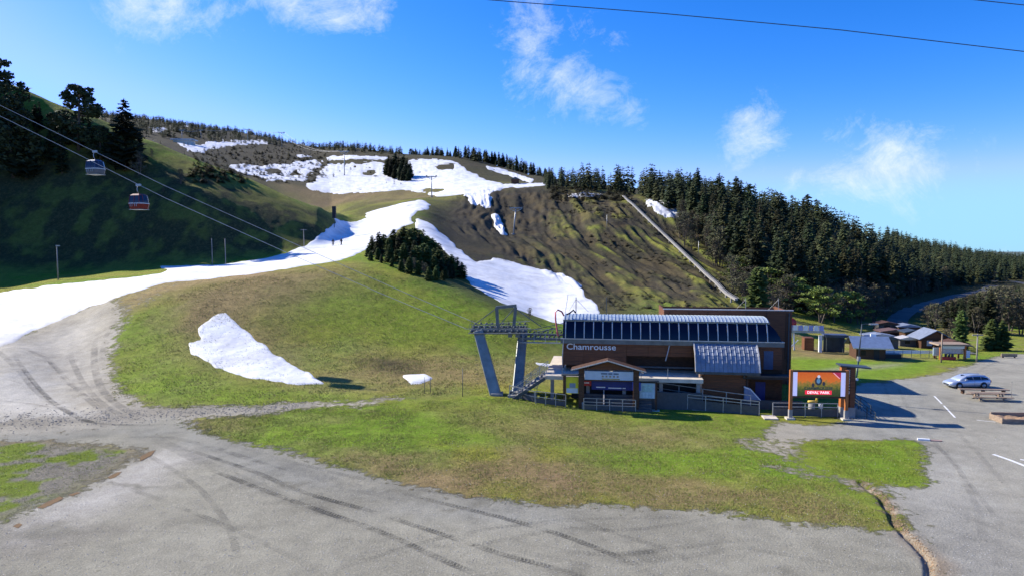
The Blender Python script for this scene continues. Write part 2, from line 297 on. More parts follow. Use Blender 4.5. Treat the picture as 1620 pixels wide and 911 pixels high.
# ------------------------------------------------------------------ ground cover
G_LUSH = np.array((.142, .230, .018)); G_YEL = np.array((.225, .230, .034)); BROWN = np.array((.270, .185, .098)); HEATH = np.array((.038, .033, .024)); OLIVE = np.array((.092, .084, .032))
GRAVEL = np.array((.280, .262, .198)); DIRT = np.array((.375, .338, .258)); ASPH = np.array((.292, .274, .218)); FLOOR = np.array((.030, .032, .015)); WET = np.array((.250, .246, .212)); STONY = np.array((.235, .215, .17))
x, y, z = V3[:, 0], V3[:, 1], V3[:, 2]; t_ = TT.ravel(); pxv = 810+F*x/np.maximum(y, 1)
A1 = fbm(x, y, 14, 5, 41); A2 = fbm(x, y, 3.2, 4, 43); A3 = fbm(x, y, 45, 4, 47); A4 = fbm(x, y, .9, 3, 49)
wx = x + fbm(x, y, 3, 4, 51)*1.0 + A4*.25; wy = y + fbm(x, y, 3, 4, 57)*1.6 + A4*.3
col = np.zeros((len(x), 3)); turf = np.ones(len(x)); bcol = np.zeros((len(x), 3)); bw = np.zeros(len(x))
def over(c, w, al=None):
    global col, turf
    global bcol, bw
    w = np.clip(w, 0, 1)
    if al is not None and al < .4:            # bare ground layer
        k_ = w/np.maximum(w+bw*(1-w), 1e-6); bcol = bcol*(1-k_[:, None]) + np.asarray(c)*k_[:, None]; bw = bw+(1-bw)*w
    else:
        col = col*(1-w[:, None]) + np.asarray(c)*w[:, None]; bw = bw*(1-w)
        if al is not None: turf = turf*(1-w) + al*w
def cover(P, c, soft=.6, al=None, k=1.0, warp=1.0, grain=.0, step=14):
    if al is not None: soft = soft*1.8+1.0
    Pw = np.array(world_poly(P, step)); lo = Pw.min(0)-soft*3-3*warp; hi = Pw.max(0)+soft*3+3*warp
    s = np.where((x > lo[0]) & (x < hi[0]) & (y > lo[1]) & (y < hi[1]))[0]
    qx = x[s]+(wx[s]-x[s])*warp; qy = y[s]+(wy[s]-y[s])*warp
    sd = sdist(qx, qy, Pw) + grain*A2[s] + grain*A4[s]
    w = np.zeros(len(x)); w[s] = sstep(-soft, soft, sd)*k; over(c, w, al); return w
# base turf: green to dry by patches
gmix = sstep(-.35, .45, A1*.7+A2*.5); base = G_LUSH*gmix[:, None] + G_YEL*(1-gmix[:, None]); br = sstep(.02, .5, A3*.9+A2*.45-.05)
col = base*(1-.75*br[:, None]) + BROWN*(.75*br[:, None])
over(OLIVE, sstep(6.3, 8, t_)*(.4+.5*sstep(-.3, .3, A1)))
over(HEATH, sstep(9, 10.2, t_)*.85); over(np.array((.042,.038,.028)), sstep(9.5, 10.2, t_)*(1-sstep(480, 560, pxv))*.75); over(FLOOR, sstep(10.6, 11.3, t_)*.8*sstep(-.3, .2, A1+A2*.5))
# left hill: greener crest, dull face
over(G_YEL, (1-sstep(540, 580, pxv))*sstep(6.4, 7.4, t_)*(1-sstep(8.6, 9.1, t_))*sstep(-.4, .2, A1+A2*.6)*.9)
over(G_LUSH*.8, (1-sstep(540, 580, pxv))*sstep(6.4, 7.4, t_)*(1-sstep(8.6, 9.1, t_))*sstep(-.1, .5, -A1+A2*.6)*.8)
# forest floor under the ridge of firs on the right
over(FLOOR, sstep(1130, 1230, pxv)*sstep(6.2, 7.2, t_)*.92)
cover([(500,330),(560,320),(680,312),(680,300),(560,305),(470,296),(440,290)], BROWN*.75, 6, .9, .6, 2)
cover([(690,420),(640,350),(668,330),(700,318),(790,300),(880,292),(900,330),(870,370),(900,440),(960,500),(900,470),(830,420),(760,420)], HEATH*1.0, 7, .42, .97, 3, .8)
cover([(860,480),(900,420),(990,470),(1040,500),(960,505)], HEATH*1.1, 5, .42, .9, 2, .8)
cover([(930,300),(1000,308),(1000,345),(950,350),(890,330)], np.array((.145,.12,.03)), 9, .7, .6, 3, 1)
cover([(960,430),(1060,400),(1150,485),(1040,490)], np.array((.12,.09,.04)), 9, .7, .5, 3, 1)
cover([(948,352),(1010,344),(1015,357),(960,365)], HEATH*.45, 2.0, .5, 1, 1)
fuu, fuv = furrow_uv(x, y); fu = fbm(fuu, fuv*.10, 5.0, 4, 31, .6)+.5*fbm(fuu, fuv*.14, 1.7, 3, 37); fm = sstep(690, 770, pxv)*(1-sstep(1130, 1200, pxv))*sstep(5.2, 6.0, t_)*(1-sstep(8.7, 9.3, t_))
over(HEATH*.9, fm*sstep(.15, -.2, fu)*.95, .42); over(np.array((.095,.07,.034)), fm*sstep(-.1, .1, A1)*.45); over(HEATH*1.2, fm*sstep(.0, .35, fbm(x, y, 9, 5, 63))*.75, .5)
# steep face of the left hill: its shade put into a darker ground colour
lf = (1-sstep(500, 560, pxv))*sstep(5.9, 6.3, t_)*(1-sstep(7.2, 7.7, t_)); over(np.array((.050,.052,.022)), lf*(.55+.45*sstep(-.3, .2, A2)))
cover([(640,440),(690,425),(740,430),(800,470),(870,508),(850,512),(760,485),(690,462)], np.array((.055,.062,.024)), 1.5, .9, .8, 1.2, .6)  # dark scrub beside the grove; the grove's shadow is put into the colour too
# knoll: brown shoulder and foot, bright lower turf
cover([(250,465),(380,432),(545,420),(560,470),(420,500),(480,560),(520,610),(300,590),(250,560)], BROWN*.95, 4, 1, .8, 2, .8)
cover([(470,470),(560,440),(600,480),(560,530),(480,520)], G_LUSH*.85, 5, 1, .6, 2, .8)
cover([(560,540),(640,560),(760,560),(890,560),(890,612),(740,606),(560,600)], BROWN*1.1, 3, 1, .62, 2, .8)
cover([(470,600),(700,585),(780,600),(700,625),(480,628)], BROWN, 2.0, 1, .5, 1.6, .6)
cover([(170,530),(235,500),(300,560),(400,610),(560,615),(560,630),(300,650),(200,640)], G_LUSH*1.15, 2.5, 1, .7, 1.5, .6)
cover([(560,480),(700,470),(850,520),(800,560),(620,545)], G_LUSH*1.05, 5, 1, .6, 2, .8)
cover([(560,568),(610,560),(660,575),(655,590),(600,588)], HEATH*.8, 1.0, .9, .8, 1, .5)
# flat meadow in front of the station
cover([(420,700),(560,640),(900,640),(1200,665),(1190,700),(700,690)], G_LUSH*1.1, 2.5, 1, .55, 2, 1)
cover([(700,650),(870,655),(1150,690),(1180,705),(1000,712),(800,690)], BROWN*1.05, 2.2, 1, .6, 2, 1)
cover([(560,715),(760,742),(980,735),(1240,760),(1400,815),(1300,826),(1100,798),(900,792),(720,770)], BROWN, 1.5, 1, .75, 2, 1.2)
cover([(900,712),(1230,715),(1330,758),(1370,795),(1200,752),(940,742)], G_LUSH*1.15, 1.2, 1, .95, 1.5, .8)
cover([(330,690),(430,665),(700,655),(780,690),(700,715),(480,710)], G_LUSH*1.1, 1.5, 1, .75, 1.8, 1)
# dirt and gravel on the left, around the knoll
DIRTP = [(-120,560),(0,542),(100,500),(170,470),(262,440),(330,440),(260,462),(205,495),(178,540),(182,600),(212,640),(300,650),(470,640),(600,628),(640,630),(560,640),(420,650),(300,664),(240,672),(0,694),(-120,700)]
cover(DIRTP, DIRT, .8, .12, 1, 1, .5)
cover([(170,470),(262,440),(330,440),(420,428),(420,436),(330,447),(260,462),(205,495)], BROWN*1.25, .8, .5, .7, .6)
cover([(-100,655),(120,650),(300,645),(480,638),(470,646),(300,664),(130,672),(-100,690)], STONY, .7, .25, .85, 1.2, .9)
cover([(-100,560),(60,535),(150,500),(160,560),(120,620),(60,640),(-100,650)], np.array((.44,.41,.34)), 1.2, .1, .6, 1.5, 1.2)
cover([(-60,600),(40,590),(90,630),(150,655),(60,662),(-60,660)], np.array((.50,.475,.41)), .8, .1, .6, 2, 1.6)
LOT = [(-200,690),(0,692),(120,684),(215,670),(270,662),(320,688),(420,706),(500,730),(600,756),(700,776),(800,795),(900,800),(1000,800),(1100,806),(1200,820),(1300,830),(1405,838),(1440,850),(1470,880),(1490,930),(1560,1250),(-400,1250)]
wl = cover(LOT, GRAVEL, .35, .0, 1, .55, .35)
cover([(0,686),(120,680),(240,668),(330,690),(430,715),(520,745),(700,790),(900,815),(880,830),(680,815),(500,775),(380,742),(290,712),(200,690),(0,702)], WET, 1.2, .0, .75, .8, .5)
cover([(-50,836),(60,820),(140,835),(200,830),(140,850),(60,880),(-50,900)], STONY, .8, .2, .8, 1, .6)
cover([(60,800),(150,770),(250,715),(300,725),(240,770),(140,815),(40,850)], np.array((.46,.43,.37)), .9, 0, .8, .7, .5)
over(GRAVEL*.8, wl*sstep(.1, .6, fbm(x, y, 6, 4, 71))*.5, 0); over(GRAVEL*1.12, wl*sstep(.15, .6, fbm(x, y*2, 5, 4, 73))*.5, 0)
cover([(-200,698),(0,701),(140,697),(214,716),(172,752),(120,776),(60,800),(0,828),(-200,900)], STONY*.9, .5, .5, 1, .8, .5)
w5 = cover([(-200,698),(0,701),(120,698),(206,716),(150,756),(100,778),(40,800),(0,816),(-200,890)], G_YEL, .5, 1, 0.0, .8, .5)
gp = world_poly([(-200,700),(0,703),(120,700),(200,716),(150,754),(100,776),(40,796),(0,810),(-200,880)], 14); gp = np.array(gp)
sd = np.where((y > 40) & (y < 66) & (x < -20), sdist(np.where(y < 70, wx, 0), wy, gp), -9)
over(G_LUSH*.6+G_YEL*.25, sstep(-.3, .3, sd)*sstep(-.05, .25, fbm(x, y, 3.0, 4, 77)+A4*.4+.02+ .5*sstep(46, 40, y)), .9)
rs_ = np.random.RandomState(8)
for k_ in range(34):                       # damp and dusty patches on the lot
    cx_, cy_ = rs_.uniform(-30, 25), rs_.uniform(31, 58); a_, b_ = rs_.uniform(.8, 4.5), rs_.uniform(.5, 1.6); sd_ = 1-np.hypot((wx-cx_)/a_, (wy-cy_)/b_)
    over(GRAVEL*rs_.choice([.66, .75, 1.15]), wl*sstep(0, .8, sd_)*.75, 0)
# paved lot and shoulder on the right
PAVE = [(1225,668),(1330,672),(1360,640),(1345,606),(1420,600),(1480,592),(1520,580),(1560,568),(1600,560),(1800,552),(2300,560),(2600,1250),(1560,1250),(1490,930),(1460,870),(1420,800),(1400,765),(1460,760),(1462,720),(1445,697),(1300,696),(1225,690)]
wpv = cover(PAVE, ASPH, .35, .0, 1, .5, .25)
cover([(1340,606),(1420,600),(1470,606),(1478,640),(1500,690),(1450,697),(1300,692),(1230,686),(1340,670)], WET*1.12, .8, 0, .75, .4)
cover([(1405,770),(1460,765),(1470,715),(1520,720),(1560,800),(1600,930),(1500,930),(1450,850)], np.array((.33,.315,.265)), 1.0, .35, .8, 1, .9)
cover([(1170,690),(1250,675),(1300,690),(1290,720),(1250,735),(1190,715)], DIRT*.85, 1.0, .35, .7, 1.2, 1.0)
cover([(1282,700),(1440,698),(1460,730),(1455,765),(1400,768),(1330,750),(1290,730)], G_LUSH*1.1, .5, .95, .85, 1, .7)
cover([(1250,735),(1300,745),(1360,760),(1380,775),(1340,770),(1270,755),(1200,735)], STONY*1.2, .5, .3, .7, 1, 1)
cover([(1358,762),(1400,790),(1420,830),(1450,855),(1485,885),(1500,911),(1470,911),(1462,885),(1435,850),(1400,815),(1385,785)], np.array((.30,.20,.11)), .05, .3, .7, .3, .2)
# ski-school meadow and the tracks across it
FIELD = [(1250,560),(1350,565),(1480,566),(1500,572),(1470,590),(1400,600),(1340,606),(1250,600)]
cover(FIELD, G_LUSH*1.15, .8, .9, .9, 1)
cover([(1250,545),(1300,548),(1340,560),(1480,566),(1440,572),(1330,569),(1250,565)], BROWN, .8, .9, .7, 1)
cover([(1260,590),(1330,580),(1420,574),(1420,578),(1340,586),(1270,596)], DIRT*.8, .4, .4, .7, .5)
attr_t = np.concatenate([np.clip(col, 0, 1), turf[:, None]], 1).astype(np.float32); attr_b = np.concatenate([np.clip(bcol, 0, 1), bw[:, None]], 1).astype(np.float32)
# lower stream bed scoured through the shoulder
chan = [hit(*p) for p in [(1362,762),(1392,785),(1408,808),(1418,832),(1445,856),(1468,884),(1472,930)]]
cd = np.full(len(x), 99.0); s = np.where((y < 60) & (y > 28) & (x > 10) & (x < 40))[0]
for i in range(1, len(chan)):
    a_, b_ = chan[i-1], chan[i]; ex, ey = b_.x-a_.x, b_.y-a_.y; L = ex*ex+ey*ey
    tq = np.clip(((x[s]-a_.x)*ex+(y[s]-a_.y)*ey)/L, 0, 1); cd[s] = np.minimum(cd[s], np.hypot(x[s]-a_.x-tq*ex+A4[s]*.12, y[s]-a_.y-tq*ey+A2[s]*.1))
V3[:, 2] -= .22*(1-sstep(.02, .36, cd))
terr_me = np_mesh('terrain', V3, FQ)
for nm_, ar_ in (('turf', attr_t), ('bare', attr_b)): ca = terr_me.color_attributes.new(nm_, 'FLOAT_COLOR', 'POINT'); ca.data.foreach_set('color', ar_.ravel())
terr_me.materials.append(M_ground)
terrain = bpy.data.objects.new('terrain', terr_me); C.objects.link(terrain); terrain['kind'] = 'structure'; terrain['label'] = 'turf, gravel and heath ground rising to the hills'
bvh = BVHTree.FromPolygons(V3.tolist(), FQ.tolist())

def flat_sheet(name, x0, x1, y0, y1, zv, m, label):
    me = bpy.data.meshes.new(name); me.from_pydata([(x0,y0,zv),(x1,y0,zv),(x1,y1,zv),(x0,y1,zv)], [], [(0,1,2,3)]); me.materials.append(m)
    o = bpy.data.objects.new(name, me); C.objects.link(o); o['kind'] = 'structure'; o['label'] = label; return o
flat_sheet('valley_floor', -40000, 40000, -40000, 40000, -320, mat('valley_haze_green', (.10,.13,.10), .9, .3, .001), 'wide valley floor far below the resort')
flat_sheet('yard', -220, 220, -160, 6, -.06, mat('yard_gravel', (.36,.35,.32), .95, .2, 1.5), 'gravel yard behind the viewpoint')

# ------------------------------------------------------------------ snow
def snow(name, P, label, thick=.13, rag=.6, res=1.6, dirt=0.0, holes=(), warp=1.0, clamp_t=None, dirtfn=None):
    Pw = np.array(world_poly(P, 5)); HW = [np.array(world_poly(h, 4)) for h in holes]
    px_ = [p[0] for p in P]; py_ = [p[1] for p in P]
    cs = np.arange(min(px_)-14, max(px_)+14, res)
    lo = Pw[:, 1].min()*.97-1; hi = Pw[:, 1].max()*1.04+2
    nrow = int(max(30, min(420, (max(py_)-min(py_)+20)/res*1.25)))
    dkc = np.array([pchip(pk, Dk[:, k], cs) for k in range(nk)]).T; zkc = np.array([pchip(pk, Zk[:, k], cs) for k in range(nk)]).T
    # rows follow the terrain's own parameter so that they crowd where the slope faces us
    i0 = np.interp(lo, DC[len(DC)//2], np.arange(nk)); tl, th = 99, 0
    for c in (0, len(cs)//2, len(cs)-1):
        kk = np.arange(nk); tl = min(tl, np.interp(lo, dkc[c], kk)); th = max(th, np.interp(hi, dkc[c], kk))
    tq = np.linspace(max(1, tl), min(11.9, th), nrow)
    n, r = len(cs), nrow
    sx = np.zeros((n, r)); sy = sx.copy(); sz = sx.copy()
    for i in range(n):
        D, zz = column(dkc[i], zkc[i], tq); sy[i] = D; sx[i] = D*(cs[i]-810)/F; sz[i] = zz
    Tq = np.repeat(tq[None], n, 0); sz = sz + relief(sx, sy, Tq)
    k = np.clip(sy/120., .5, 6)
    ex = (fbm(sx, sy, 7, 6, 81, .62)*1.5+fbm(sx, sy, 1.2*k, 3, 82)*.5)*k*rag; ey = (fbm(sx, sy, 7, 6, 83, .62)*2.6+fbm(sx, sy, 1.2*k, 3, 84)*.8)*k*rag
    ins = inpoly(sx+ex, sy+ey, Pw)
    for h in HW: ins &= ~inpoly(sx+ex*.8, sy+ey*.8, h)
    bl = ins.astype(float)
    for q in range(3):                      # soften the stepped outline into a smooth melting edge
        p = np.pad(bl, 1, mode='edge'); bl = (p[:-2, 1:-1]+p[2:, 1:-1]+p[1:-1, :-2]+p[1:-1, 2:]+p[1:-1, 1:-1]*2+p[:-2, :-2]+p[2:, 2:]+p[:-2, 2:]+p[2:, :-2])/10
    dist = np.clip((bl-.5)*2, -1, 1)
    lift = thick*np.where(dist > 0, dist, dist*1.6) + np.where(dist > .6, fbm(sx, sy, 3, 3, 87)*.03*k, 0)
    sz = sz + lift*np.clip(k, 1, 2)
    fi, fj = np.meshgrid(np.arange(n-1), np.arange(r-1), indexing='ij'); a = (fi*r+fj).ravel(); q4 = np.stack([a, a+r, a+r+1, a+1], -1)
    keep = (bl > .12).ravel()[q4].any(1); q4 = q4[keep]
    if len(q4) == 0: print('EMPTY SNOW', name, label); return
    used, inv = np.unique(q4, return_inverse=True); q4 = inv.reshape(-1, 4)
    vv = np.stack([sx.ravel(), sy.ravel(), sz.ravel()], -1)[used]
    me = np_mesh(name, vv, q4); me.materials.append(M_snow)
    at = me.attributes.new('dirt', 'FLOAT', 'POINT'); dv = np.full(len(vv), dirt, np.float32)
    dv = dv + np.clip(.9-dist.ravel()[used], 0, 1)*.55
    if dirtfn is not None: dv = dv + dirtfn(vv)
    at.data.foreach_set('value', dv.astype(np.float32))
    o = bpy.data.objects.new(name, me); C.objects.link(o); o['kind'] = 'structure'; o['label'] = label; return o
lowdirt = lambda v: np.clip((fbm(v[:,0], v[:,1], 4, 5, 91)*1.2+.6)*sstep(114, 92, v[:,1]), 0, 1)
snow('snow_piste', [(-160,478),(0,462),(100,449),(200,440),(258,432),(252,421),(300,419),(340,420),(410,410),(450,401),(480,390),(500,378),(520,362),(542,348),(560,351),(580,345),(578,337),(610,328),(645,319),(672,317),(684,326),(664,334),(648,344),(655,352),(640,358),(620,372),(585,392),(560,404),(540,412),(480,421),(400,433),(330,441),(262,447),(200,466),(150,483),(100,503),(50,527),(0,548),(-160,585)], 'long white piste of spring snow curving round the grassy knoll', .1, .75, 1.5, dirtfn=lowdirt)
snow('snow_tongue', [(655,352),(668,345),(690,362),(718,385),(752,415),(790,408),(830,420),(870,430),(905,440),(918,452),(955,496),(900,512),(880,512),(840,498),(790,478),(752,455),(728,432),(722,415),(700,395),(675,372)], 'broad tongue of snow in the gully behind the lift pylon', .1, .9, 1.3, .1)
snow('snow_patch', [(345,496),(358,494),(372,508),(400,535),(440,562),(480,586),(517,606),(470,607),(400,598),(345,580),(305,558),(301,540),(322,535),(312,520)], 'wing-shaped snow patch on the brown side of the knoll', .09, .6, 1.2)
snow('snow_patch', [(636,592),(672,590),(687,598),(668,606),(650,608)], 'small snow patch at the foot of the knoll', .13, .15, 1.2, .1)
snow('snow_strip', [(845,572),(880,577),(884,582),(850,577)], 'thin snow strip left of the station stairs', .1, .1, 1.0)
snow('snow_field', [(484,300),(480,292),(497,288),(512,262),(540,256),(560,260),(605,257),(622,268),(640,262),(652,252),(690,250),(720,256),(760,282),(800,293),(815,297),(780,302),(776,330),(742,322),(735,308),(690,312),(672,305),(640,300),(600,304),(540,307)], 'wide upper snow field on the ski slope', .13, .8, 1.2, 0, holes=[[(570,271),(596,270),(597,277),(572,278)],[(672,298),(700,300),(694,305),(670,303)],[(686,262),(715,258),(720,270),(690,268)]])
snow('snow_field', [(512,249),(545,246),(612,248),(614,254),(560,252),(520,254)], 'narrow upper band of snow below the skyline', .13, .6, 1.2)
snow('snow_patch', [(776,338),(790,342),(797,356),(800,373),(790,370),(782,358)], 'short snow patch hanging below the upper field', .45, .5, 1.1)
snow('snow_patch', [(768,262),(790,266),(845,284),(840,290),(800,277),(772,270)], 'slanting snow strip under the skyline firs', .14, .3, 1.2)
snow('snow_patch', [(790,292),(870,289),(880,292),(820,298)], 'flat snow strip beside the small slope hut', .14, .3, 1.2)
snow('snow_patch', [(892,308),(925,304),(958,308),(950,312),(905,313)], 'snow strip on the crest beside the firs', .14, .3, 1.2, .1)
snow('snow_patch', [(1020,315),(1060,318),(1092,330),(1085,345),(1050,345),(1030,330)], 'shaded snow patch between the firs on the mound', .14, .7, 1.4, .1)
snow('snow_patch', [(362,264),(385,258),(405,263),(440,261),(470,256),(500,251),(508,262),(488,276),(478,286),(440,287),(405,281),(382,274)], 'big broken snow patch on the heath left of the upper field', .16, 1.5, 1.1, .06, holes=[[(420,268),(440,266),(446,274),(424,276)],[(462,270),(474,266),(476,277),(462,279)]])
snow('snow_patch', [(298,232),(330,225),(380,222),(420,222),(425,229),(380,229),(340,236),(318,243),(300,240)], 'long ragged snow band along the far ridge foot', .16, 1.4, 1.1, .06)
random.seed(3)
for (px, py, w, h, lb) in [(375,265,14,4,'small snow patch behind the green ridge'),
        (300,229,20,6,'snow patch under the far lift station'),(345,214,0,0,''),(480,247,10,2,'tiny snow strip under the far ridge'),(265,190,9,4,'snow speck high on the far mountain'),(250,204,14,6,'blue-white snow hollow on the far mountain'),(295,199,7,3,'little snow streak under the far summit')]:
    if w: snow('snow_patch', [(px-w,py-h*.2),(px-w*.4,py-h),(px+w*.5,py-h*.8),(px+w,py+h*.3),(px+w*.3,py+h),(px-w*.6,py+h*.8)], lb, .14, .9, 1.1, .05)
snow('snow_patch', [(160,172),(172,171),(178,180),(165,181)], 'white snow on the far summit behind the pines', .13, .1, 1.0)
# ------------------------------------------------------------------ object helpers
def link(o): C.objects.link(o); return o
def tag(o, label=None, cat=None, group=None, kind=None):
    if label: o['label'] = label
    if cat: o['category'] = cat
    if group: o['group'] = group
    if kind: o['kind'] = kind
    return o
def thing(name, label, cat, loc=(0,0,0), rotz=0.0, group=None, scale=1.0):
    o = bpy.data.objects.new(name, None); link(o); o.empty_display_size = .3
    o.location = loc; o.rotation_euler = (0, 0, rotz); o.scale = (scale,)*3
    return tag(o, label, cat, group)
def meshobj(name, me, parent=None, label=None):
    o = bpy.data.objects.new(name, me); link(o)
    if parent is not None: o.parent = parent
    if label: o['label'] = label
    return o
class MB:
    def __init__(s): s.v = []; s.f = []
    def add(s, vs, fs):
        b = len(s.v); s.v += [tuple(v) for v in vs]; s.f += [tuple(i+b for i in f) for f in fs]; return s
    def box(s, x0, x1, y0, y1, z0, z1, M=None):
        vs = [Vector(p) for p in ((x0,y0,z0),(x1,y0,z0),(x1,y1,z0),(x0,y1,z0),(x0,y0,z1),(x1,y0,z1),(x1,y1,z1),(x0,y1,z1))]
        if M: vs = [M @ v for v in vs]
        return s.add(vs, [(0,3,2,1),(4,5,6,7),(0,1,5,4),(1,2,6,5),(2,3,7,6),(3,0,4,7)])
    def bar(s, p, q, w, h=None, up=(0,0,1)):
        p, q = Vector(p), Vector(q); d = (q-p); L = d.length; d.normalize(); u = Vector(up)
        if abs(d.dot(u)) > .98: u = Vector((1,0,0))
        a = d.cross(u).normalized()*(w/2); b = a.cross(d).normalized()*((h or w)/2)
        vs = [p-a-b, p+a-b, p+a+b, p-a+b, q-a-b, q+a-b, q+a+b, q-a+b]
        return s.add(vs, [(0,1,2,3),(7,6,5,4),(0,4,5,1),(1,5,6,2),(2,6,7,3),(3,7,4,0)])
    def tube(s, pts, r, n=8, cap=True):
        pts = [Vector(p) for p in pts]; rs = r if isinstance(r, (list, tuple)) else [r]*len(pts); rings = []; b = len(s.v)
        for i, p in enumerate(pts):
            d = (pts[min(i+1, len(pts)-1)]-pts[max(i-1, 0)]).normalized(); u = Vector((0,0,1)) if abs(d.z) < .95 else Vector((1,0,0))
            a = d.cross(u).normalized(); c = a.cross(d)
            for k in range(n):
                an = 2*math.pi*k/n; s.v.append(tuple(p+(a*math.cos(an)+c*math.sin(an))*rs[i]))
        for i in range(len(pts)-1):
            for k in range(n): s.f.append((b+i*n+k, b+i*n+(k+1) % n, b+(i+1)*n+(k+1) % n, b+(i+1)*n+k))
        if cap: s.f.append(tuple(b+k for k in range(n))[::-1]); s.f.append(tuple(b+(len(pts)-1)*n+k for k in range(n)))
        return s
    def prism(s, poly, y0, y1, M=None):     # poly in x,z, extruded along y
        n = len(poly); vs = [Vector((p[0], y0, p[1])) for p in poly]+[Vector((p[0], y1, p[1])) for p in poly]
        if M: vs = [M @ v for v in vs]
        return s.add(vs, [tuple(range(n)), tuple(range(2*n-1, n-1, -1))]+[(i, i+n, (i+1) % n+n, (i+1) % n) for i in range(n)])
    def prismx(s, poly, x0, x1):            # poly in y,z, extruded along x
        n = len(poly); vs = [(x0, p[0], p[1]) for p in poly]+[(x1, p[0], p[1]) for p in poly]
        return s.add(vs, [tuple(range(n-1, -1, -1)), tuple(range(n, 2*n))]+[(i, (i+1) % n, (i+1) % n+n, i+n) for i in range(n)])
    def mesh(s, name, m, smooth=False):
        me = bpy.data.meshes.new(name); me.from_pydata(s.v, [], s.f)
        if m: me.materials.append(m)
        if smooth: me.polygons.foreach_set('use_smooth', [True]*len(me.polygons))
        bm = bmesh.new(); bm.from_mesh(me); bmesh.ops.recalc_face_normals(bm, faces=bm.faces); bm.to_mesh(me); bm.free()
        return me
    def build(s, name, m, parent=None, smooth=False, label=None): return meshobj(name, s.mesh(name, m, smooth), parent, label)
def part_box(name, m, parent, *b, label=None): return MB().box(*b).build(name, m, parent, label=label)
def copy_tree(o, parent=None):
    c = o.copy(); link(c)
    if parent is not None: c.parent = parent
    for ch in list(o.children): copy_tree(ch, c)
    return c
def G(px, D, dx=0.0):
    xx = (px-810)/F*D+dx; return Vector((xx, D, gz(xx, D)))
def bevel(o, w=.02, seg=1):
    md = o.modifiers.new('bevel', 'BEVEL'); md.width = w; md.segments = seg; md.limit_method = 'ANGLE'; return o
FONT_CACHE = {}
def text_mesh(txt, size, m, depth=.02, bold=0.0, align='CENTER'):
    cu = bpy.data.curves.new('lettering', 'FONT'); cu.body = txt; cu.size = size; cu.extrude = depth; cu.offset = bold; cu.align_x = align; cu.resolution_u = 3
    ob = bpy.data.objects.new('tmp', cu); link(ob); dg = bpy.context.evaluated_depsgraph_get()
    me = bpy.data.meshes.new_from_object(ob.evaluated_get(dg)); C.objects.unlink(ob); bpy.data.objects.remove(ob); bpy.data.curves.remove(cu)
    me.materials.clear(); me.materials.append(m); return me
def lettering(txt, size, m, parent, loc, rot=(math.pi/2,0,0), depth=.02, bold=0.0, sx=1.0, align='CENTER', name='lettering'):
    o = meshobj(name, text_mesh(txt, size, m, depth, bold, align), parent); o.location = loc; o.rotation_euler = rot; o.scale = (sx,1,1); return o

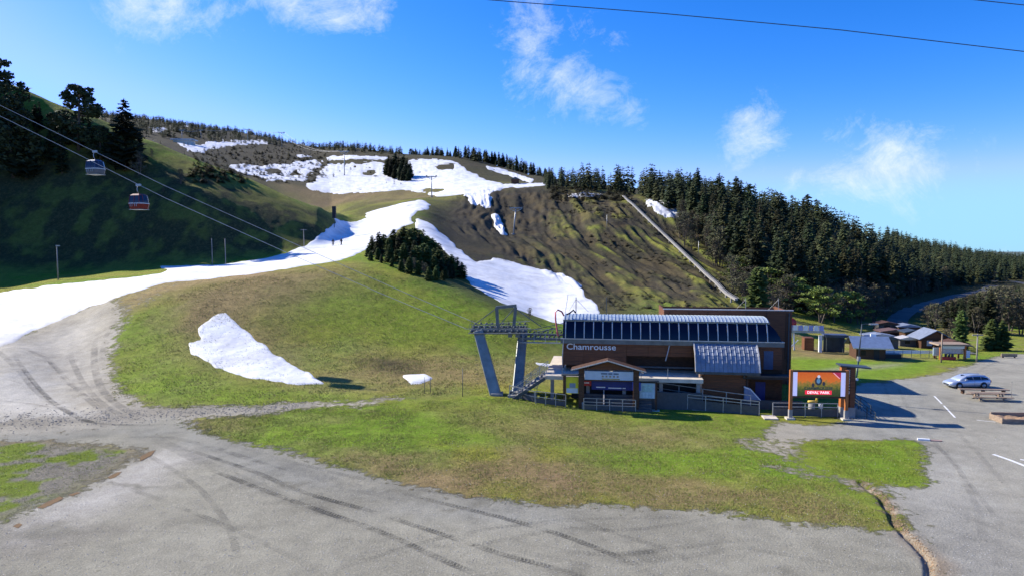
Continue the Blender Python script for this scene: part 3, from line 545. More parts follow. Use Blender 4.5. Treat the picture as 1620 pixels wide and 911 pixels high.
# ------------------------------------------------------------------ tree kinds
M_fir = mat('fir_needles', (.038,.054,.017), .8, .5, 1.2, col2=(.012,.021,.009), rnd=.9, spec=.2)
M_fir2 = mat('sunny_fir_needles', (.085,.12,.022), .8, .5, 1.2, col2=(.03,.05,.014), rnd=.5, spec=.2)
M_pine = mat('pine_needles', (.060,.074,.030), .8, .5, .9, col2=(.026,.038,.018), rnd=.5, spec=.2)
M_bark = mat('bark', (.10,.075,.055), .9, .4, 5, bump=.5, stretch=(1,1,.3))
M_twig = mat('grey_twigs', (.105,.088,.072), .9, .35, 2, rnd=.4)
M_leafp = mat('pale_new_leaves', (.135,.135,.06), .8, .4, 1.4, col2=(.085,.075,.045), rnd=.5, spec=.2)
M_leafg = mat('spring_green_leaves', (.19,.26,.045), .8, .3, 1.4, col2=(.11,.14,.04), rnd=.3, spec=.2)
def spruce_mesh(seed, H=16.0, Rm=2.7, n=32, per=9, low=.05, m=None, segs=2, pw=None):
    rd = random.Random(seed); vs, fs = [], []
    lean = rd.uniform(-.02, .02); pw = pw or rd.uniform(.36, .62); lop = rd.uniform(0, 6.28); gap = rd.uniform(.2, .8)
    for i in range(n):
        q = (i+rd.uniform(-.35, .35))/n; q = max(0, min(.99, q)); h = H*(low+(1-low)*q)
        rr = (Rm*((1-q)**pw)*rd.uniform(.74, 1.14)+.22)*(.72 if abs(q-gap) < .03 else 1)
        if q < .12: rr *= .7+q*2.4
        k = per if q < .8 else max(4, per-3); a0 = rd.uniform(0, 6.28)
        for j in range(k):
            an = a0+6.283*j/k+rd.uniform(-.35, .35); L = rr*rd.uniform(.55, 1.15)*(1+.16*math.cos(an-lop)); c, s = math.cos(an), math.sin(an)
            w = L*.24+.09; dr = L*rd.uniform(.10, .42); hh = h+rd.uniform(-.3, .3)
            mid = (c*L*.5+lean*h, s*L*.5, hh-dr*.25); tip = (c*L+lean*h, s*L, hh-dr*.75)
            l = (c*L*.62-s*w+lean*h, s*L*.62+c*w, hh-dr-.14*L); r = (c*L*.62+s*w+lean*h, s*L*.62-c*w, hh-dr-.14*L); root = (lean*h, 0, hh+.2*L)
            b = len(vs); vs += [root, l, mid, r, tip]; fs += [(b, b+1, b+2), (b, b+2, b+3), (b+1, b+4, b+2), (b+2, b+4, b+3)]
            if segs > 1:
                for e in range(4):
                    f = rd.uniform(.3, 1.02); sd_ = rd.choice((-1, 1)); sx = c*L*f+lean*h; sy = s*L*f; sz = hh-dr*f*.8; g = (L*.26+.12)*rd.uniform(.6, 1.2)*(1.15-f*.5)
                    ex, ey = c*.55-s*sd_*.85, s*.55+c*sd_*.85
                    b = len(vs); vs += [(sx-c*g*.35, sy-s*g*.35, sz+.05), (sx+ex*g, sy+ey*g, sz-g*rd.uniform(.15, .55)), (sx+c*g*.4, sy+s*g*.4, sz-g*rd.uniform(.0, .35))]; fs.append((b, b+1, b+2))
    b = len(vs); vs += [(lean*H, 0, H*1.0), (lean*H-.14, .08, H*.95), (lean*H+.14, .08, H*.95), (lean*H, -.14, H*.95)]; fs += [(b, b+1, b+2), (b, b+2, b+3), (b, b+3, b+1)]
    return vs, fs
def mk(name, vs, fs, m, smooth=False):
    me = bpy.data.meshes.new(name); me.from_pydata(vs, [], fs); me.materials.append(m); return me
def trunk_mesh(H, r, m, n=6, lean=0.0):
    b = MB(); b.tube([(0,0,-.6), (lean*H*.2,0,H*.3), (lean*H*.6,0,H*.7), (lean*H*.9,0,H*.95)], [r, r*.8, r*.45, r*.1], n); return b.mesh('trunk', m, True)
def clump(rd, vs, fs, c, rad, n, g):
    for _ in range(n):
        while True:
            p = Vector((rd.uniform(-1, 1), rd.uniform(-1, 1), rd.uniform(-1, 1)))
            if p.length < 1: break
        p = Vector(c)+Vector((p.x*rad, p.y*rad, p.z*rad*.62)); a = Vector((rd.gauss(0, 1), rd.gauss(0, 1), rd.gauss(0, .6))).normalized(); e = a.cross(Vector((rd.gauss(0, 1), rd.gauss(0, 1), rd.gauss(0, 1)))).normalized(); q = g*rd.uniform(.6, 1.4)
        b = len(vs); vs += [tuple(p-a*q), tuple(p+a*q*.6+e*q*.7), tuple(p+a*q*.8-e*q*.6)]; fs.append((b, b+1, b+2))
def pine_meshes(seed, H=15.0, Rm=4.0, lean=0.08, m=None):
    rd = random.Random(seed); vs, fs = [], []; tb = MB(); tb.tube([(0,0,-.6), (lean*H*.3,0,H*.35), (lean*H*.7,0,H*.75), (lean*H,0,H*.97)], [.34, .27, .15, .05], 7)
    for i in range(74):
        q = .1+.9*((i+rd.random())/74)**.9; h = H*q; prof = math.sin(min(1, (1-q)*1.25+.16)*math.pi*.62)**.8; an = rd.uniform(0, 6.28); L = Rm*prof*rd.uniform(.45, 1.08)
        cx = lean*h+math.cos(an)*L+lean*3*q; cy = math.sin(an)*L; tb.tube([(lean*h*.98, 0, h*.93), (cx, cy, h)], [.07, .03], 4, False)
        clump(rd, vs, fs, (cx, cy, h), rd.uniform(1.0, 1.7)*(1.15-q*.45), 46, .40)
    return mk('crown', vs, fs, m or M_pine), tb.mesh('trunk', M_bark, True)
def broad_meshes(seed, H=9.0, Rm=3.2, leaf=M_leafp, dens=24, g=.2, nb=34):
    rd = random.Random(seed); vs, fs = [], []; tb = MB(); stems = rd.choice([2, 3, 4])
    for s_ in range(stems):
        an = rd.uniform(0, 6.28); tb.tube([(math.cos(an)*.2, math.sin(an)*.2, -.4), (math.cos(an)*Rm*.2, math.sin(an)*Rm*.2, H*.35), (math.cos(an)*Rm*.42, math.sin(an)*Rm*.42, H*.75)], [.15, .1, .03], 5, False)
    for i in range(nb):
        q = rd.uniform(.25, 1); an = rd.uniform(0, 6.28); L = Rm*math.sin(min(1, .18+(1-q)*.95)*math.pi*.55)*rd.uniform(.3, 1.05); c = (math.cos(an)*L, math.sin(an)*L, H*q)
        tb.tube([(c[0]*.3, c[1]*.3, H*q*.55), (c[0]*.75, c[1]*.75, H*q*.85), c], [.06, .035, .012], 3, False)
        for k in range(5):
            e = Vector(c)+Vector((rd.gauss(0, .5), rd.gauss(0, .5), rd.uniform(.2, .9))); tb.tube([(c[0]*.85, c[1]*.85, H*q*.92), tuple(e)], [.025, .01], 3, False)
        clump(rd, vs, fs, c, rd.uniform(.6, 1.1), dens, g)
    return mk('crown', vs, fs, leaf), tb.mesh('trunk', M_twig, False)
SPR = [(mk('crown', *spruce_mesh(100+i, 16, [2.1, 2.5, 2.9, 2.3, 2.7, 3.1, 2.0, 2.6, 3.3, 2.4, 2.8, 2.2][i], 30, 9), M_fir), trunk_mesh(16, .26, M_bark)) for i in range(12)]
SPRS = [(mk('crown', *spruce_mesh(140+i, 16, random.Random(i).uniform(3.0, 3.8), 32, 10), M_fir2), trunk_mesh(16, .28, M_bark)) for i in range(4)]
PIN = [pine_meshes(200+i, 15, [4.2, 3.6, 4.6][i], [.10, .05, -.03][i]) for i in range(3)]
BRO = [broad_meshes(300+i) for i in range(5)]
BROG = [broad_meshes(330+i, 9, 4.2, M_leafg, 60, .26, 44) for i in range(2)]
M_firm = mat('olive_fir_needles', (.066,.074,.024), .8, .5, 1.2, col2=(.026,.032,.013), rnd=.8, spec=.2)
SPRM = [(mk('crown', *spruce_mesh(170+i, 16, [2.6, 2.2, 3.0, 2.4][i], 28, 9, pw=[.4, .7, .3, .55][i]), M_firm), SPR[0][1]) for i in range(4)]
def tree(kind, P, H, label, cat='tree', group=None, name='fir_tree', rz=None, wide=1.0):
    me, tr = kind; h0 = {id(SPR): 16}.get(0, None)
    base = 16.0 if kind in SPR or kind in SPRS or kind in SPRM else (15.0 if kind in PIN else 9.0)
    e = thing(name, label, cat, P, random.uniform(0, 6.28) if rz is None else rz, group); s = H/base; e.scale = (s*wide, s*wide, s)
    meshobj('crown', me, e); meshobj('trunk', tr, e); return e
def tree_at(kind, px, D, ty, label, group=None, name='fir_tree', cat='tree', rz=None, wide=1.0):
    P = G(px, D); H = W(px, ty, D).z-P.z
    return tree(kind, P, max(H, 1.5), label, cat, group, name, rz, wide)

# ------------------------------------------------------------------ trees: left hill
random.seed(11)
tree_at(PIN[1], 131, 180, 137, 'broad wind-bent pine standing on the left hill crest', name='pine_tree', rz=0, wide=1.25)
tree_at(SPR[8], 203, 179, 155, 'tall pointed fir on the crest nearest the far mountain', name='fir_tree', wide=1.5)
tree_at(PIN[2], 8, 178, 98, 'tall dark pine cut by the left edge', name='pine_tree', rz=2.0)
for i, (px, D, ty) in enumerate([(-30,176,120),(28,172,160),(48,172,178),(66,178,196),(86,176,204),(104,174,206),(116,180,190),(150,184,190),(165,180,200),(182,180,214),(215,182,216),(228,186,206),(-60,178,120)]):
    tree_at(random.choice(SPR+PIN[1:]), px, D, ty, 'dark tree in the shaded belt across the top of the left hill', 'trees in the belt on the left hill', 'hill_tree', wide=1.25)
for i, (px, D, ty) in enumerate([(290,176,268),(225,178,240),(262,172,300),(246,186,236)]):
    tree_at(BRO[i % 5], px, D, ty, ['low bush halfway down the shaded left hill','grey bush just right of the tallest left fir','small bush low on the shaded left hill','bush on the crest line right of the fir'][i], name='bush', cat='bush')
random.seed(19)
for k in range(46):
    px = random.uniform(-40, 232); D = random.uniform(180, 196); P = G(px, D); tp = 389.5-(P.z-CAMZ)/D*F; lim = np.interp(px, [-40,30,110,160,235], [134,142,190,210,224])
    if (tp-lim)/F*D < 3.5: continue
    H = min(random.uniform(7, 12.5), max(2.5, (tp-lim)/F*D+random.uniform(-1,1)))
    tree(random.choice(SPR+PIN), P, H, 'dark tree in the shaded belt across the top of the left hill', 'tree', 'trees in the belt on the left hill', 'hill_tree', wide=1.4)
# grove on the knoll
random.seed(12)
for (px, D, ty) in [(583,132,388),(590,136,372),(600,134,366),(608,138,370),(616,136,376),(624,140,362),(632,138,368),(640,142,357),(648,140,362),(655,144,359),(662,142,366),(668,146,362),(676,142,372),(684,146,376),(694,140,384),(702,144,396),(598,128,392),(612,127,398),(628,128,394),(646,129,390),(664,130,394),(680,132,402),(710,138,408),(586,126,396),(604,124,402),(620,122,408),(634,120,410),(648,119,406),(662,119,412),(676,119,418),(690,121,420),(704,124,424),(640,126,384),(656,128,380),(672,130,384),(688,133,392),(618,126,386),(716,130,418),(694,132,394),(704,136,396),(714,136,402),(724,138,408),(698,126,408),(710,128,412),(730,140,414),(686,124,404),(660,126,388),(676,128,388),(700,119,428),(690,117,424),(678,116,422)]:
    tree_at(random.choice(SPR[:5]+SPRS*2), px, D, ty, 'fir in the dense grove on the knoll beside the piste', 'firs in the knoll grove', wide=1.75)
for (px, D, ty) in [(640,123,412),(655,122,408),(670,122,414),(690,128,418),(722,140,408),(735,142,420),(652,126,400),(708,126,432)]:
    tree_at(random.choice(BRO), px, D, ty, 'bare grey bush at the front edge of the knoll grove', 'bare bushes of the knoll grove', 'bush', 'bush')
tree_at(BRO[1], 838, 107, 487, 'single dark bush on the knoll edge behind the pylon', name='bush', cat='bush')
# clump on the upper snow field, and skyline firs
for (px, D, ty) in [(612,522,252),(616,515,246),(621,510,249),(627,515,240),(631,508,247),(636,500,254),(640,510,243),(646,505,249),(650,498,255),(626,492,260),(634,484,263),(642,486,258),(648,480,266),(619,500,258),(638,476,268)]:
    tree_at(random.choice(SPR), px, D, ty, 'fir in the tight clump standing in the upper snow field', 'firs in the snow field clump', wide=1.5)
random.seed(13)
def skyline(y0): return np.interp(y0, [652,672,690,710,735,760,790,820,845,868], [240,238,234,238,232,238,246,252,262,272])
sky_rest = []
for k in range(170):
    px = random.uniform(655, 872); D = np.interp(px, [650,760,800,880], [745,725,690,560])*random.uniform(.93, 1.0)
    if 700 < px < 760 and random.random() < .3: D *= .93
    if k >= 70:
        P = G(px, D); sky_rest.append((max(5, W(px, skyline(px)+random.uniform(-4, 10), D).z-P.z), P.x, P.y, P.z, 1.6)); continue
    tree_at(random.choice(SPR), px, D, skyline(px)+random.uniform(-6, 8), 'dark fir in the skyline row above the upper snow field', 'skyline firs above the snow field', wide=1.35)
for (px, ty) in [(652,236),(655,240)]: tree_at(PIN[2], px, 745, ty, 'round pine standing apart on the skyline left of the firs', 'lone skyline pines', 'pine_tree', wide=1.3)
# ------------------------------------------------------------------ forest on the right ridge
random.seed(14)
LB = ([860,900,960,1010,1040,1070,1100,1130,1170,1200,1250,1290,1350,1400,1440,1500,1560,1620,1760], [298,299,302,306,322,345,368,402,446,474,486,494,498,484,468,456,447,443,443])
grid = {}; cand = []
for k in range(60000):
    px = random.uniform(862, 1740); D = math.sqrt(random.uniform(128**2, 640**2))
    if px < 1400 and D > np.interp(px, [862, 1000, 1400], [420, 400, 400]): continue
    xx = (px-810)/F*D; sp0 = 5.0 if D < 330 else 7.0
    key = (int(xx/sp0), int(D/sp0), sp0)
    if key in grid: continue
    zz = gz(xx, D); pyy = 389.5-(zz-CAMZ)/D*F
    if pyy > np.interp(px, *LB)+random.uniform(-8, 3): continue
    if px < 1000 and pyy > 312: continue
    grid[key] = 1; cand.append((px, D, xx, zz))
def fheight(px, D):
    return np.interp(px, [862, 960, 1040, 1120, 1300, 1450, 1740], [10, 12.5, 14, 17, 18, 13, 9.5])*random.choice((random.uniform(.42, .9), random.uniform(.78, 1.0), random.uniform(.85, 1.2)))
cand = [(fheight(c[0], c[1]),)+c for c in cand]
cand.sort(key=lambda c: -c[0]/c[2])
print('forest', len(cand))
FL = 'dark fir in the dense forest covering the right ridge'
REG = [(1000,'fir on the forested crest left of the conveyor track top'),(1130,'fir at the forest edge just right of the conveyor track'),(1260,'fir of the forest rising behind the timber building'),(1400,'fir of the dark forest above the small chairlift terminal'),(1540,'fir of the dark forest above the winding road'),(9999,'fir of the forest at the far right of the ridge')]
NI = 165
for h, px, D, xx, zz in cand[:NI]:
    lb = next(l for q, l in REG if px < q)
    tree(random.choice(SPR+SPRM+SPRM), (xx, D, zz), h, lb, 'tree', lb.replace('fir ', 'firs ', 1), wide=random.uniform(.95, 1.35))
def forest_mass(name, items, label, variants, m, kind='stuff'):
    VS, FS, MI, off = [], [], [], 0
    for (h, xx, yy, zz, wd) in items:
        v, f = variants[random.randrange(len(variants))]; a = random.uniform(0, 6.28); c, s = math.cos(a), math.sin(a); k = h/16.0
        VS.append(np.stack([(v[:,0]*c-v[:,1]*s)*k*wd+xx, (v[:,0]*s+v[:,1]*c)*k*wd+yy, v[:,2]*k+zz], -1)); FS.append(f+off); off += len(v); MI += [random.choice((0, 0, 1))]*len(f)
    me = np_mesh(name, np.concatenate(VS), np.concatenate(FS), False); me.materials.append(m); me.materials.append(M_firfar2 if m is M_firfar else m); me.polygons.foreach_set('material_index', np.array(MI, np.int32))
    o = meshobj(name, me); tag(o, label, kind=kind); return o
def lowpoly(seed, Rm, nw=14):
    vs, fs = spruce_mesh(seed, 16, Rm, nw, 6, .06, None, 1); return np.array(vs), np.array(fs)
LOW = [lowpoly(400+i, 2.2+.2*i) for i in range(7)]; LOW2 = [lowpoly(430+i, 2.6+.3*i, 8) for i in range(5)]
M_firfar2 = mat('far_olive_fir_needles', (.070,.078,.028), .8, .5, .12, col2=(.030,.036,.016), spec=.2)
M_firfar = mat('far_fir_needles', (.042,.058,.022), .8, .5, .12, col2=(.013,.023,.011), spec=.2)
forest_mass('forest', [(h, xx, D, zz, random.uniform(1.0, 1.5)) for h, px, D, xx, zz in cand[NI:]], 'dark fir forest filling the ridge behind its front rows', LOW, M_firfar)
forest_mass('skyline_firs', sky_rest, 'rear firs of the skyline row above the upper snow field', LOW, M_firfar)
# woods on the far mountain, upper left
items = []; random.seed(15)
for k in range(5200):
    px = random.uniform(150, 640); D = random.uniform(430, 1240); xx = (px-810)/F*D; zz = gz(xx, D); pyy = 389.5-(zz-CAMZ)/D*F
    top = np.interp(px, [150,200,300,345,400,480,530,640], [172,182,192,203,209,224,236,246]); low = np.interp(px, [150,300,400,480,560,640], [222,222,232,236,244,250])
    dens = 1.0 if pyy < low else .10
    if fbm(np.array([xx]), np.array([D]), 110, 3, 5)[0] < -.18 and pyy < low-8: dens *= .15
    if random.random() > dens: continue
    items.append(((random.uniform(4, 8.5) if pyy < low else random.uniform(1.5, 4)), xx, D, zz, random.uniform(1.3, 2.1)))
print('far woods', len(items))
forest_mass('mountain_woods', items[:1500], 'distant dark woods on the far mountain, upper left', LOW2, M_firfar)
# low dwarf pines scattered over the heath
items = []
for k in range(2300):
    px, py = random.choice([(random.uniform(300, 520), random.uniform(232, 290)), (random.uniform(870, 1000), random.uniform(296, 345)), (random.uniform(790, 1160), random.uniform(320, 490)), (random.uniform(880, 1160), random.uniform(350, 490))])
    h = hit(px, py)
    if h is None: continue
    if 640 < px < 950 and py > 420: continue
    if px > 780 and py > 318:
        if fbm(np.array([h.x*.8+h.y*.6]), np.array([(-h.x*.6+h.y*.8)*.15]), 7, 3, 6)[0] < .02: continue
        items.append((random.uniform(.3, .95), h.x, h.y, h.z-.1, random.uniform(3, 6))); continue
    items.append((random.uniform(.7, 2.2)*(1.3 if h.y > 300 else .8), h.x, h.y, h.z-.2, random.uniform(2.5, 4.5)))
M_dwarf = mat('dwarf_pine', (.085,.075,.035), .85, .5, .3, col2=(.035,.034,.02), spec=.2)
forest_mass('dwarf_pines', items, 'low dwarf pine and heather scrub scattered over the heath', LOW2, M_dwarf)
# bare and budding broadleaf trees at the forest edge
random.seed(16)
k = 0
while k < 80:
    px = random.uniform(1075, 1265); lo_ = np.interp(px, [1075,1130,1170,1265], [380,440,482,492]); py = random.uniform(np.interp(px, [1075,1130,1265], [345,365,400]), lo_)
    h = hit(px, py)
    if h is None or h.y > 330: continue
    tree(random.choice(BRO), h, random.uniform(4.0, 8.5), 'bare grey broadleaf tree at the lower forest edge behind the station', 'tree', 'bare trees at the forest edge', 'bare_tree', wide=random.uniform(.9, 1.3)); k += 1
for k in range(46):
    px = random.uniform(1120, 1420); py = random.uniform(np.interp(px, [1120,1250,1420], [370,410,440]), np.interp(px, [1120,1250,1420], [420,480,478])); h = hit(px, py)
    if h is None or h.y > 300: continue
    tree(random.choice(BRO), h, random.uniform(8, 13), 'tall bare brownish tree among the lower firs of the right forest', 'tree', 'tall bare trees among the lower firs', 'bare_tree', wide=random.uniform(.8, 1.1))
RDX, RDY = [1380,1420,1440,1480,1545,1580,1700], [520,505,492,478,462,450,446]
for k in range(60):
    px = random.uniform(1300, 1500); py = random.uniform(440, 500); h = hit(px, py)
    if h is None or py > np.interp(px, RDX, RDY)-12: continue
    tree(random.choice(BRO), h, random.uniform(5, 9), 'shaded bare tree on the slope above the winding road', 'tree', 'bare trees above the road', 'bare_tree')
tree_at(BROG[0], 1300, 142, 455, 'round bright spring-green tree behind the small chairlift', name='broadleaf_tree', wide=1.5)
tree_at(BROG[1], 1346, 150, 462, 'duller green rounded tree right of the bright green one', name='broadleaf_tree', wide=1.4)
rb = random.Random(33)
for k in range(44):
    px = rb.uniform(1165, 1425); lo_ = np.interp(px, LB[0], LB[1]); h = hit(px, lo_+rb.uniform(-16, 10))
    if h is None or h.y > 260: continue
    tree(rb.choice(BROG+BRO+BRO), h, rb.uniform(4.5, 8), 'rounded broadleaf tree in the pale fringe along the foot of the right forest', 'tree', 'pale fringe of broadleaf trees', 'broadleaf_tree', wide=rb.uniform(1.2, 1.7))
for (px, D, ty) in [(1282,150,470),(1322,146,466),(1330,158,452),(1362,150,468),(1368,160,455),(1312,160,448),(1350,168,440),(1385,158,470),(1275,160,462),(1225,140,452),(1180,150,432),(1240,150,440)]:
    tree_at(random.choice(BRO), px, D, ty, 'dull brown-green rounded tree in the row above the small chairlift', 'rounded trees above the chairlift', 'broadleaf_tree', wide=1.6)
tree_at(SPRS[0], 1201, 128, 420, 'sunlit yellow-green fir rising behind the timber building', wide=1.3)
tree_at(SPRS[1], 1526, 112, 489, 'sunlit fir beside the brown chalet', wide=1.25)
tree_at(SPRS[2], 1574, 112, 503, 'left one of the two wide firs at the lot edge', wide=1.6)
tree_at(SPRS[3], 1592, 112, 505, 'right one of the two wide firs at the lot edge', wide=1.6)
tree_at(BRO[2], 1511, 116, 503, 'yellowish budding tree left of the sunlit fir', name='broadleaf_tree')
tree_at(BRO[3], 1499, 118, 520, 'low pale bush behind the brown chalet', name='bush', cat='bush')
random.seed(17)
for k in range(90):
    px = random.uniform(1450, 1680); D = random.uniform(135, 210)
    rd_ = np.interp(D, [120,150,175,215], [1500,1440,1430,1500])
    if px < rd_+25: continue
    P = G(px, D); kd = random.choice(SPR+BRO+BRO); by = 389.5-(P.z-CAMZ)/D*F; H = min(random.uniform(5, 11), (by-np.interp(px, RDX, RDY)-3)/F*D)
    if H < 2.5: continue
    tree(kd, P, H, 'tree in the dark thicket between the road bend and the lot', 'tree', 'trees in the thicket by the road', 'thicket_tree', wide=1.25)
# ------------------------------------------------------------------ station and its surroundings
RZ = R(-7.8)
M_wood = mat('brown_cladding', (.155,.056,.021), .65, .45, 2.0, stretch=(.4,1,6), bump=.3, bscale=6)
M_wood2 = mat('dark_timber', (.085,.038,.018), .7, .45, 2.5, stretch=(1,1,4), bump=.3)
M_orange = mat('orange_larch', (.42,.14,.035), .6, .35, 2.5, stretch=(3,3,.4), bump=.2)
M_greywood = mat('weathered_timber', (.30,.22,.155), .85, .45, 3, stretch=(.5,3,3), bump=.5)
M_glass = mat('dark_tinted_glass', (.006,.008,.022), .12, .2, .4, spec=.3)
M_mull = mat('pale_aluminium', (.60,.56,.50), .45, .15, 2, metal=.3)
M_roofm = mat('zinc_sheet', (.46,.52,.55), .42, .18, 1.2, metal=.35)
M_roofb = mat('blue_grey_sheet', (.22,.25,.31), .55, .25, 1.6, metal=.2)
M_cream = mat('pale_concrete', (.60,.53,.42), .85, .25, 1.5, bump=.2)
M_conc = mat('grey_concrete', (.30,.285,.265), .9, .3, 1.2, bump=.3)
M_dconc = mat('dark_concrete', (.045,.043,.042), .9, .3, 1.2)
M_black = mat('black_paint', (.018,.018,.022), .6, .2, 2)
M_white = mat('white_paint', (.78,.78,.77), .5, .06, 2)
M_galv = mat('galvanised_steel', (.38,.385,.38), .45, .25, 3, metal=.5)
M_galvd = mat('blue_grey_steel', (.15,.16,.15), .5, .3, 1.5, metal=.35)
M_dsteel = mat('dark_steel', (.07,.085,.095), .5, .3, 2, metal=.4)
M_red = mat('red_paint', (.45,.03,.03), .45, .2, 2)
M_redpipe = mat('faded_red_hose', (.52,.12,.13), .6, .2, 2)
M_blue = mat('blue_print', (.02,.07,.42), .4, .15, 2)
M_navy = mat('navy_banner', (.015,.03,.20), .5, .2, 2)
M_yel = mat('yellow_print', (.72,.62,.03), .5, .15, 2)
M_yelp = mat('yellow_paint', (.75,.52,.10), .5, .15, 2)
M_paleblue = mat('pale_blue_board', (.42,.55,.60), .35, .2, 1.5)
M_mesh = mat('grey_panel', (.085,.082,.080), .7, .2, 3)
M_green = mat('dark_green_paint', (.015,.06,.045), .4, .2, 2)
M_cable = mat('steel_rope', (.30,.30,.29), .5, .2, 2, metal=.3)
M_pole = mat('grey_wooden_pole', (.27,.25,.22), .85, .3, 2, stretch=(1,1,.2))

def railing(name, label, pts, h, spacing=1.6, rails=(1.0, .5), r=.035, panel=None, m=None, cat='railing', group=None):
    m = m or M_galv; o = thing(name, label, cat, pts[0], 0, group); L0 = Vector(pts[0]); pts = [Vector(p)-L0 for p in pts]
    for a, b in zip(pts[:-1], pts[1:]):
        d = b-a; n = max(1, round(d.length/spacing))
        for k in range(n+1):
            if k == 0 and a is not pts[0]: continue
            p = a+d*(k/n); MB().bar(p-Vector((0,0,.1)), p+Vector((0,0,h)), .07).build('post', m, o)
        for q in rails: MB().bar(a+Vector((0,0,h*q)), b+Vector((0,0,h*q)), r*2).build('rail', m, o)
        if panel:
            for k in range(n):
                p = a+d*(k/n); q_ = a+d*((k+1)/n); e = (q_-p).normalized()*.05
                z0, z1 = panel; MB().add([p+e+Vector((0,0,z0)), q_-e+Vector((0,0,z0)), q_-e+Vector((0,0,z1)), p+e+Vector((0,0,z1)), p+e+Vector((0,.03,z0)), q_-e+Vector((0,.03,z0)), q_-e+Vector((0,.03,z1)), p+e+Vector((0,.03,z1))], [(0,1,2,3),(7,6,5,4),(3,2,6,7),(0,4,5,1),(0,3,7,4),(1,5,6,2)]).build('panel', M_mesh, o)
    return o

st = thing('lift_station', 'long gondola lift station with curved dark glazing, brown cladding and white lettering', 'building', (5.26, 71, 0), RZ)
# deck, undercroft
part_box('deck', M_cream, st, -1.6, 14.0, -3.0, 9.6, 2.62, 3.0)
part_box('undercroft_wall', M_dconc, st, 1.0, 14.0, -.4, 9.0, -.3, 2.6)
part_box('base_wall', M_wood2, st, 14.02, 22.2, .25, 9.4, -.3, 3.62)
for k, xx in enumerate((-1.0, 2.6, 6.2, 9.8, 13.4)): part_box('column', M_conc, st, xx, xx+.35, -2.7, -2.35, -.3, 2.6)
# cladding, in vertical panels
for k in range(10):
    x0 = .05+2.2*k; left = k < 3 or k > 8
    zl = 3.62 if left else 4.72
    if k == 2: zl = 3.62
    part_box('cladding_panel', M_wood, st, x0+.015, x0+2.185, .0, .16, zl, 5.92)
for k in range(10):
    for q in range(4):
        x0 = .05+2.2*k
        if (k < 3 or k > 8) or q < 2: part_box('joint', M_wood2, st, x0+.02, x0+2.18, -.012, -.002, 5.62-.55*q, 5.66-.55*q)
part_box('inner_wall', M_wood2, st, .3, 22.0, 1.9, 2.1, 3.0, 5.9)
part_box('floor_beam', M_dsteel, st, 6.7, 20, .05, .3, 3.5, 3.66)
part_box('side_wall', M_wood, st, .02, .16, .17, 9.4, 3.3, 6.2)
part_box('side_wall', M_wood, st, 21.95, 22.1, .17, 9.4, 3.62, 6.2)
part_box('sill', M_galvd, st, -.15, 22.2, -.28, .4, 5.93, 6.45)
part_box('sill_trim', M_mull, st, -.17, 22.22, -.31, -.285, 6.38, 6.46)
prof = [(-.15,6.46),(-.07,6.95),(.08,7.42),(.32,7.88),(.66,8.28)]
NP = 21; xs = [.35+i*(20.25/NP) for i in range(NP+1)]
gz_ = MB()
def strip(xa, xb, pr, off=0.0, xa_top=None, xb_top=None):
    vs, fs = [], []; n = len(pr)
    for i, (yy, zz) in enumerate(pr):
        f = i/(n-1); a = xa if xa_top is None else xa+(xa_top-xa)*f**1.4; b = xb if xb_top is None else xb+(xb_top-xb)*f**1.4
        vs += [(a, yy+off, zz), (b, yy+off, zz)]
    for i in range(n-1): fs.append((2*i, 2*i+1, 2*i+3, 2*i+2))
    return vs, fs
glaz = MB().prismx([(p[0]+.06, p[1]) for p in prof]+[(1.0,8.2),(1.0,6.46)], .4, 20.5).build('glazing', M_black, st)
for i in range(NP):
    vs, fs = strip(xs[i]+.05, xs[i+1]-.05, prof); n0 = len(vs); vs2 = [(a, b+.03, c) for a, b, c in vs]
    MB().add(vs, fs).add(vs2, fs).build('pane', M_glass, glaz, True)
    # louvre bars seen behind the panes
for i in range(NP+1):
    b = MB()
    for k in range(len(prof)-1):
        p, q = prof[k], prof[k+1]; b.bar((xs[i], p[0]-.04, p[1]), (xs[i], q[0]-.04, q[1]), .10, .08)
    b.build('mullion', M_mull, glaz)
# rounded right end
vs, fs = strip(20.62, 21.95, prof, 0, 20.62, 20.75); MB().add(vs, fs).build('end_pane', M_glass, glaz, True)
endv = []; endf = []
for i, (yy, zz) in enumerate(prof):
    f = i/(len(prof)-1); endv += [(21.95+(20.75-21.95)*f**1.4, yy, zz), (21.95+(20.75-21.95)*f**1.4, 5.0, zz)]
for i in range(len(prof)-1): endf.append((2*i, 2*i+1, 2*i+3, 2*i+2))
MB().add(endv, endf).build('end_pane', M_glass, glaz, True)
lv = [(p if k == 0 else p) for k, p in enumerate(prof)]
MB().prismx([(p[0], p[1]) for p in prof]+[(5,8.2),(5,6.46)], .06, .34).build('end_pane', M_glass, glaz)
roofp = [(.56,8.25),(1.0,8.46),(1.7,8.62),(2.8,8.68),(5.0,8.5),(7.4,7.9),(9.7,7.0)]
rb = MB(); vs, fs = strip(.1, 20.9, roofp); rb.add(vs, fs); rb.add([(a,b,c-.12) for a,b,c in vs], [f[::-1] for f in fs]); n = len(roofp)
b0 = len(rb.v)//2; rb.f += [(0, 1, b0+1, b0), (2*n-2, b0+2*n-2, b0+2*n-1, 2*n-1)]+[(2*i, b0+2*i, b0+2*i+2, 2*i+2) for i in range(n-1)]+[(2*i+1, 2*i+3, b0+2*i+3, b0+2*i+1) for i in range(n-1)]
roof = rb.build('roof', M_roofm, st)
for i in range(56):
    xx = .2+i*(20.6/55); b = MB()
    for p, q in zip(roofp[:-1], roofp[1:]): b.bar((xx, p[0], p[1]+.03), (xx, q[0], q[1]+.03), .045, .05)
    b.build('seam', M_roofm, roof)
part_box('gutter', M_galvd, st, .05, 20.95, .46, .58, 8.2, 8.32)
